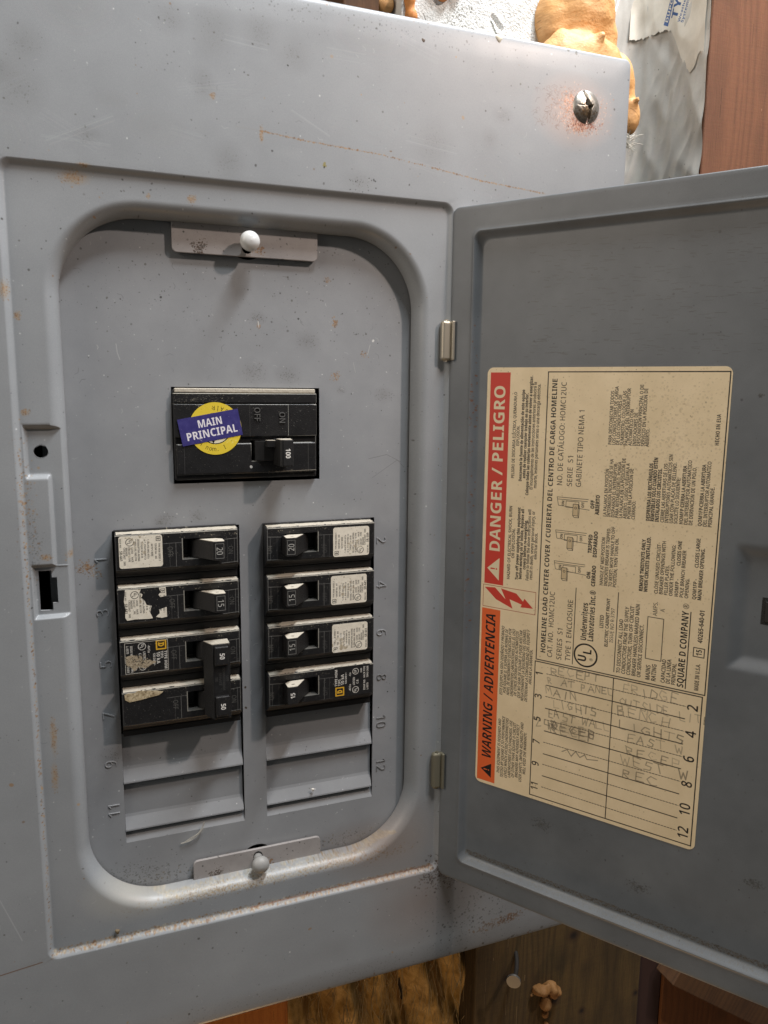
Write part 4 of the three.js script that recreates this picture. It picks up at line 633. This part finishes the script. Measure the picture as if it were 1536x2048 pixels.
// back of the wall cavity
tag(mesh('wall', box(-500, 620, -640, 560, -150, -120, 1), plain([0.05, 0.042, 0.034], 0.95)), 'dark back of the wall cavity behind the panel', null, null, 'structure');
{ // white foam board above the panel
  const { c, g } = mmCanvas(0, 110, 0, 90, 640); mottle(c, g, [212, 216, 214], 18, 14, 0.02);
  specks(g, 500, 0, 110, 0, 90, ['#8a8c88', '#a8aaa6'], 0.15, 0.7, 0.3, 0.8); hairs(g, 120, 0, 110, 0, 90, ['#9a9c98', '#b8bab6'], 7, 0.25, 0.7); cloud(g, 200, 38, 22, 12, 10, ['#6c6a62'], 0.2, 0.6, 0.2, 0.6);
  scratch(g, [[14, 24], [17, 18], [20, 14]], 0.4, '#4c4a44', 0.9); scratch(g, [[60, 27], [64, 20], [67, 15]], 1.2, '#74766f', 0.9);
  const gg = new THREE.PlaneGeometry(96, 80, 120, 100), p = gg.attributes.position; for (let i = 0; i < p.count; i++) p.setZ(i, 0.3 * perlin.noise(p.getX(i) * 0.25, p.getY(i) * 0.25, 2) + 0.2 * perlin.noise(p.getX(i) * 0.9, p.getY(i) * 0.9, 6) - (Math.hypot((p.getX(i) - 8) * 1, (p.getY(i) + 16 + (p.getX(i) - 8) * 0.8) * 3) < 4 ? 1.5 : 0)); gg.computeVertexNormals(); gg.translate(137, 280, -29);
  const bm = new THREE.MeshStandardMaterial({ map: texture(c), roughness: 0.85, bumpMap: repeated(grit, 3, 2.5), bumpScale: 0.0012 });
  const b = thing('insulation_board', 'rough white foam board behind the top edge of the panel', 'insulation board');
  mesh('face', gg, bm, b); mesh('core', box(89.2, 184.8, 240.2, 319.8, -62, -30.6, 1), plain([0.66, 0.66, 0.63], 0.9), b);
}
// lumpy shapes: a point cloud of blobs pulled together into one skin
function blob(cells, lo, hi, balls, rough, k = 10) {
  const nx = Math.ceil((hi[0] - lo[0]) / cells), ny = Math.ceil((hi[1] - lo[1]) / cells), nz = Math.ceil((hi[2] - lo[2]) / cells), at = (i, j, l) => [lo[0] + i * cells, lo[1] + j * cells, lo[2] + l * cells];
  const f = (x, y, z) => { let s = 0; for (const [a, b, c, r, sx = 1, sy = 1, sz = 1] of balls) s += Math.exp(-(Math.hypot((x - a) / sx, (y - b) / sy, (z - c) / sz) - r) / k * 2); return -Math.log(s + 1e-9) * k / 2 + rough * (perlin.noise(x * 0.06, y * 0.06, z * 0.06) + 0.5 * perlin.noise(x * 0.17, y * 0.17, z * 0.17) + 0.1 * perlin.noise(x * 0.5, y * 0.5, z * 0.5)); };
  const v = new Float32Array((nx + 1) * (ny + 1) * (nz + 1)), id = (i, j, l) => (l * (ny + 1) + j) * (nx + 1) + i;
  for (let l = 0; l <= nz; l++) for (let j = 0; j <= ny; j++) for (let i = 0; i <= nx; i++) v[id(i, j, l)] = f(...at(i, j, l));
  const pos = [], vert = new Map(), idx = [];                              // surface nets
  const cell = (i, j, l) => {
    const key = id(i, j, l); if (vert.has(key)) return vert.get(key);
    let n = 0, s = [0, 0, 0];
    for (const [a, b] of EDGES) { const A = [i + (a & 1), j + ((a >> 1) & 1), l + (a >> 2)], B = [i + (b & 1), j + ((b >> 1) & 1), l + (b >> 2)], va = v[id(...A)], vb = v[id(...B)]; if ((va < 0) !== (vb < 0)) { const t = va / (va - vb); for (let q = 0; q < 3; q++) s[q] += A[q] + (B[q] - A[q]) * t; n++; } }
    pos.push(lo[0] + s[0] / n * cells, lo[1] + s[1] / n * cells, lo[2] + s[2] / n * cells); vert.set(key, pos.length / 3 - 1); return pos.length / 3 - 1;
  };
  const EDGES = [[0, 1], [2, 3], [4, 5], [6, 7], [0, 2], [1, 3], [4, 6], [5, 7], [0, 4], [1, 5], [2, 6], [3, 7]];
  for (let l = 1; l < nz; l++) for (let j = 1; j < ny; j++) for (let i = 1; i < nx; i++) {
    const a = v[id(i, j, l)] < 0;
    const quad = (b, c) => { const [p, q, r, s] = c.map((t) => cell(...t)); if (a === b) return; a ? idx.push(p, q, r, p, r, s) : idx.push(p, r, q, p, s, r); };
    if (a !== (v[id(i + 1, j, l)] < 0)) quad(!a, [[i, j - 1, l - 1], [i, j, l - 1], [i, j, l], [i, j - 1, l]]);
    if (a !== (v[id(i, j + 1, l)] < 0)) quad(!a, [[i - 1, j, l - 1], [i - 1, j, l], [i, j, l], [i, j, l - 1]]);
    if (a !== (v[id(i, j, l + 1)] < 0)) quad(!a, [[i - 1, j - 1, l], [i, j - 1, l], [i, j, l], [i - 1, j, l]]);
  }
  const g = new THREE.BufferGeometry(); g.setAttribute('position', new THREE.BufferAttribute(new Float32Array(pos), 3)); g.setIndex(idx); g.computeVertexNormals();
  return planarUV(g, lo[0], hi[0], lo[1], hi[1]);
}
function foamTexture(base) { const c = canvas(512, 512), g = c.getContext('2d'); mottle(c, g, base, 10, 20, 0.012, [0.8, 0.9, 1]); for (let i = 0; i < 40; i++) soft(g, rr(0, 512), rr(0, 512), rr(10, 50), '120,84,44', 0.12); for (let i = 0; i < 26; i++) { g.globalAlpha = rr(0.3, 0.7); g.strokeStyle = '#6e4a24'; g.lineWidth = rr(0.8, 2); const x = rr(0, 512), y = rr(0, 512); g.beginPath(); g.moveTo(x, y); g.quadraticCurveTo(x + rr(-20, 20), y + rr(-20, 20), x + rr(-50, 50), y + rr(-30, 30)); g.stroke(); }
  for (let i = 0; i < 420; i++) { g.fillStyle = '#7a5a30'; g.globalAlpha = rr(0.2, 0.6); g.beginPath(); g.arc(rr(0, 512), rr(0, 512), rr(0.5, 2), 0, 7); g.fill(); } g.globalAlpha = 1; return texture(c); }
const foamDark = new THREE.MeshStandardMaterial({ map: foamTexture([136, 96, 52]), roughness: 0.75 });
const foamMat = new THREE.MeshPhysicalMaterial({ map: foamTexture([208, 158, 100]), roughness: 0.6, clearcoat: 0.15, clearcoatRoughness: 0.5, bumpMap: repeated(grit, 2, 2), bumpScale: 0.0006 });
tag(mesh('expanding_foam', blob(1.3, [140, 195, -70], [250, 310, 14], [[183, 240, -8, 13, 1.85, 1.35, 1], [200, 240, -10, 11, 0.9, 1.3, 1], [194, 274, -24, 19, 0.95, 1.4, 1], [180, 268, -28, 13, 0.9, 1.2, 1], [206, 262, -22, 11, 0.8, 1.6, 1], [216, 238, -17, 10, 0.9, 1.7, 1], [222, 221, -15, 7.5, 1, 1.4, 1], [190, 252.5, 3.5, 1.7], [222, 228, -5, 1.5]], 1.3, 3.6), foamMat), 'large orange lump of hardened spray foam behind the upper right corner of the panel', 'spray foam');
tag(mesh('foam_remnant', blob(1.2, [88, 246, -45], [124, 282, -10], [[93, 268, -28, 4, 0.7, 1.6, 1], [94, 258, -28, 3.2], [106, 277, -27, 5], [111, 271, -27, 3], [119, 276, -27, 3.4]], 1.2, 3), new THREE.MeshStandardMaterial({ map: foamTexture([196, 128, 66]), roughness: 0.7 })), 'small brown drips of spray foam on the corner of the white board', 'spray foam');
{ // house wrap stapled on the wall, with a torn flap of print hanging over it
  const prof = new THREE.CatmullRomCurve3([[180, -80], [215, -80], [244, -80], [262, -77], [273, -66], [278.5, -52], [281, -36], [282.6, -19.3]].map(([x, z]) => new THREE.Vector3(x, 0, z)));
  const drape = (nu, nv, u0, u1, yLow, yHigh, off, wr, at) => {            // a sheet hanging along that course, wrinkled
    const g = new THREE.PlaneGeometry(1, 1, nu, nv), p = g.attributes.position, uv = g.attributes.uv;
    for (let i = 0; i < p.count; i++) {
      const u = u0 + (u1 - u0) * (p.getX(i) + 0.5), y = yLow(u) + (yHigh - yLow(u)) * (p.getY(i) + 0.5), q = prof.getPointAt(u), t = prof.getTangentAt(u), d = off + wr * (0.7 - 1.7 * Math.abs(perlin.noise(u * 6 + y * 0.012, y * 0.014 - u * 2, at)) + 0.9 * (0.3 - Math.abs(perlin.noise(u * 15 - y * 0.02, y * 0.03, at + 4))));
      p.setXYZ(i, q.x - t.z * d, y, q.z + t.x * d); uv.setXY(i, (u - u0) / (u1 - u0), (y - 150) / 190);
    }
    g.computeVertexNormals(); return g;
  };
  const { c, g } = mmCanvas(0, 130, 150, 340, 512); mottle(c, g, [188, 188, 183], 6, 8, 0.012); for (let i = 0; i < 16; i++) soft(g, rr(0, 130), rr(150, 300), rr(10, 34), '104,96,80', 0.04); specks(g, 400, 0, 130, 150, 340, SOOT, 0.1, 0.5, 0.2, 0.5);
  const b = thing('house_wrap', 'grubby white house wrap sheet with blue print between foam and wooden stud', 'house wrap');
  mesh('sheet', drape(120, 110, 0, 1, () => 150, 340, 0, 2.4, 5), new THREE.MeshPhysicalMaterial({ map: texture(c), roughness: 0.26, clearcoat: 0.4, clearcoatRoughness: 0.25, side: THREE.DoubleSide }), b);
  const torn = (u) => 290 - 30 * smooth(0.78, 0.92, u) + 8 * smooth(0.93, 0.97, u) + 1.6 * perlin.noise(u * 40, 2, 8) + 1.2 * perlin.noise(u * 120, 5, 2);
  const k = mmCanvas(0, 80, 150, 340, 640), q = k.g; mottle(k.c, q, [214, 211, 200], 6, 8, 0.015); for (let i = 0; i < 16; i++) soft(q, rr(0, 80), rr(250, 340), rr(4, 14), '120,112,96', 0.2);
  q.save(); q.translate(48, 293); q.rotate(1.2); q.scale(0.8, -0.8);
  say(q, 'TY', 0, -1, 8.5, { bold: true, color: '#2f5288', squeeze: 1.1 }); q.fillStyle = '#3c5c92'; q.fillRect(-6, -17.6, 30, 6.6); say(q, 'DUPONT', -4, -12.4, 4.4, { bold: true, color: '#cfcbbd', width: 26 }); say(q, 'Weather', -1, 5, 3.4, { bold: true, color: '#3c5c92' }); say(q, 'Systems', -1, 9.4, 3.4, { bold: true, color: '#3c5c92' }); q.restore();
  mesh('printed_flap', drape(90, 60, 0.6, 0.985, torn, 340, 1.6, 1.2, 9), new THREE.MeshStandardMaterial({ map: texture(k.c), roughness: 0.5, side: THREE.DoubleSide }), b);
}
tag(mesh('wall_stud', boxUV(box(283.5, 380, 150, 420, -100, -20, 1.2), 120), redWood), 'reddish wooden stud at the upper right behind the door', 'wooden stud');
// bits of timber and foam above the left half of the top edge
tag(mesh('timber_block', boxUV(box(60, 80, 250, 310, -70, -38, 1), 60), brownWood), 'small brown timber block just above the panel top, left of the white board', 'timber');
tag(mesh('timber_strip', boxUV(box(80.6, 90, 250, 310, -72, -44, 1), 60), shadedOldWood), 'narrow weathered timber strip against the left edge of the white board', 'timber');
tag(mesh('foam_bead', blob(1, [76, 258, -48], [92, 276, -30], [[84, 267.5, -41, 5]], 0.5, 3), foamMat), 'round orange bead of foam on the narrow weathered strip', 'spray foam');
tag(mesh('wood_splinter', boxUV(box(-4, 8, -2.5, 2.5, -1.5, 1.5, 0.8).rotateZ(-0.35).translate(25, 239.5, 8), 60), plain([0.75, 0.66, 0.42], 0.8)), 'pale wood splinter lying on the top edge of the panel', 'splinter');
// below the panel
tag(mesh('lower_post', boxUV(box(176, 330, -640, -300, -115, -75, 1.5), 150), shadedOldWood), 'old post with nails, darkened for shade, under the lower right of the panel', 'wooden post');
tag(mesh('dark_red_strip', boxUV(box(331, 355, -640, -330, -112, -78, 1), 100), plain([0.04, 0.016, 0.011], 0.8)), 'dark red strip between the darkened post and the orange stud', 'strip');
tag(mesh('lower_stud', boxUV(box(356, 520, -640, -330, -110, -76, 1), 150), wood(woodTexture([120, 74, 38], [86, 50, 24], 512, 512, 8.5))), 'orange brown stud at the lower right corner under the door', 'wooden stud');
{ const g = boxUV(box(-90, 90, -14, 14, -10, 10, 1), 100); tag(mesh('diagonal_brace', g.rotateZ(-0.62).translate(424, -444, -62), brownWood), 'brown diagonal brace crossing the stud at the lower right corner', 'brace'); }
tag(mesh('block_of_wood', boxUV(box(-60, 30, -420, -270, -100, -58, 1.2), 90), orangeWood), 'bright orange wood block under the bottom edge of the panel', 'timber');
{ // fibrous insulation in the cavity
  const g = new THREE.PlaneGeometry(150, 160, 150, 130), p = g.attributes.position;
  for (let i = 0; i < p.count; i++) { const x = p.getX(i), y = p.getY(i), fold = perlin.noise(x * 0.045 + y * 0.012, y * 0.008, 2); p.setZ(i, 30 * fold + 5 * perlin.noise(x * 0.13 + y * 0.02, y * 0.012, 4) + 0.7 * perlin.noise(x * 0.8, y * 0.04, 6)); }
  g.computeVertexNormals(); g.translate(112, -350, -98);
  const c = canvas(512, 512), q = c.getContext('2d'); mottle(c, q, [186, 152, 92], 22, 44, 0.02); for (let i = 0; i < 2200; i++) { q.globalAlpha = rr(0.1, 0.4); q.strokeStyle = ['#d8b878', '#6a4c24', '#a98a50'][i % 3]; q.lineWidth = rr(0.5, 1.4); const x = rr(0, 512), y = rr(0, 512), t = 1.5 + rr(-0.4, 0.4), l = rr(8, 40); q.beginPath(); q.moveTo(x, y); q.quadraticCurveTo(x + l * 0.4 * Math.cos(t) + rr(-4, 4), y + l * 0.5, x + l * Math.cos(t), y + l * Math.sin(t)); q.stroke(); } q.globalAlpha = 1;
  const batt = thing('insulation_batt', 'brown fibrous insulation in folds below the panel', 'insulation');
  mesh('wool', g, new THREE.MeshStandardMaterial({ map: texture(c), roughness: 1 }), batt);
  const fib = [];
  for (let i = 0; i < 420; i++) { const x = rr(44, 184), y = rr(-425, -300), fold = perlin.noise((x - 112) * 0.045 + (y + 350) * 0.012, (y + 350) * 0.008, 2), z = -98 + 30 * fold + rr(1, 5), l = rr(8, 34); fib.push(new THREE.TubeGeometry(new THREE.CatmullRomCurve3([new THREE.Vector3(x, y, z), new THREE.Vector3(x + rr(-3, 3), y - l * 0.5, z + rr(-1, 3)), new THREE.Vector3(x + rr(-6, 6), y - l, z + rr(-2, 1))]), 5, rr(0.12, 0.3), 4)); }
  tag(mesh('loose_fibres', mergeGeometries(fib), plain([0.5, 0.38, 0.2], 1), batt), 'loose strands standing out of the wool', null, null, 'stuff');
}
{ // a bent nail and a nail head gummed with foam, in the darkened post
  const steel = plain([0.3, 0.29, 0.27], 0.4, 0.8), n = thing('nail', 'bent nail standing out of the darkened post', 'nail');
  mesh('shank', new THREE.TubeGeometry(new THREE.CatmullRomCurve3([[212, -354, -80], [209, -354, -72], [202, -354, -60], [194, -352.5, -50]].map((p) => new THREE.Vector3(...p))), 16, 1.6, 10), plain([0.08, 0.075, 0.07], 0.5, 0.7), n);
  mesh('head', new THREE.CylinderGeometry(5, 5.2, 1.6, 24).rotateX(Math.PI / 2).rotateY(-0.6).translate(193, -352.3, -49), steel, n);
  const drip = thing('foam_drip', 'yellowish foam drip on the darkened post, right of the bent nail', 'spray foam');
  mesh('knob', blob(1.2, [214, -408, -82], [258, -376, -58], [[230, -389, -70, 6], [239, -388, -70, 6.5], [245, -392, -70, 4], [224, -393, -72, 3.5]], 4.4, 2), foamDark, drip);
  mesh('run', blob(1.2, [226, -450, -82], [252, -392, -64], [[238, -398, -72, 3], [237, -404, -72, 4.4], [238, -414, -73, 2.8], [239, -424, -73, 2.6], [240, -436, -73, 2.6]], 0.8, 3), foamDark, drip);
}
// small debris on the metal
function crumb(x, y, z, s, m, label) { const g = blob(s / 5, [-s * 1.6, -s * 1.6, -s * 1.6], [s * 1.6, s * 1.6, s * 1.6], [[0, 0, 0, s * 0.5], [s * 0.5, s * 0.3, 0.1, s * 0.3], [-s * 0.4, s * 0.4, 0, s * 0.32], [s * 0.1, -s * 0.6, 0, s * 0.3]], s * 0.35, s * 0.4); tag(mesh('debris_crumb', g.translate(x, y, z), m), label, 'crumb'); }
crumb(83.5, 229.5, 12.4, 1.9, plain([0.12, 0.09, 0.07], 0.8), 'dark brown crumb near the top edge of the panel, below the white board');
crumb(124, 236.5, 12, 2.6, plain([0.55, 0.5, 0.4], 0.9), 'pale fluffy crumb on the top edge of the panel');
crumb(-71.7, -197.2, 12.2, 1.5, plain([0.16, 0.12, 0.07], 0.8), 'small brown crumb at the lower left of the door recess');
crumb(30.9, -147.5, 1, 1.1, plain([0.7, 0.68, 0.62], 0.8), 'tiny pale chip on the lower right twist-out plate');
{ const strands = (pts, n, spread, r) => mergeGeometries([...Array(n)].map(() => new THREE.TubeGeometry(new THREE.CatmullRomCurve3(pts.map(([x, y, z]) => new THREE.Vector3(x + rr(-spread, spread), y + rr(-spread, spread), z + rr(0, spread)))), 14, r * rr(0.6, 1.2), 5)));
  const fluff = plain([0.5, 0.48, 0.42], 0.9);
  tag(mesh('cobweb_strand', strands([[-27.6, -154.6, 1.2], [-29, -158.5, 1.2], [-34, -162.4, 1], [-38.6, -164, 0.8]], 6, 0.7, 0.09), fluff), 'dusty cobweb strand on the metal below the left column', 'cobweb');
  const tuft = []; for (let i = 0; i < 46; i++) { const a = rr(0, 6.3), b = rr(-0.6, 0.9), l = rr(4, 10); tuft.push(new THREE.TubeGeometry(new THREE.CatmullRomCurve3([new THREE.Vector3(211 + rr(-3, 3), 204 + rr(-6, 4), -2), new THREE.Vector3(216 + 0.5 * l * Math.cos(a) + rr(-1, 1), 204 + 0.5 * l * Math.sin(a), -2 + l * b * 0.3), new THREE.Vector3(216 + l * Math.cos(a), 204 + l * Math.sin(a) * 0.7, -2 + l * b * 0.5)]), 6, 0.16, 4)); }
  tag(mesh('fibre_tuft', mergeGeometries(tuft), fluff), 'tuft of pale fibres at the right edge of the panel under the foam', 'fibres');
}
renderer.render(scene, camera);
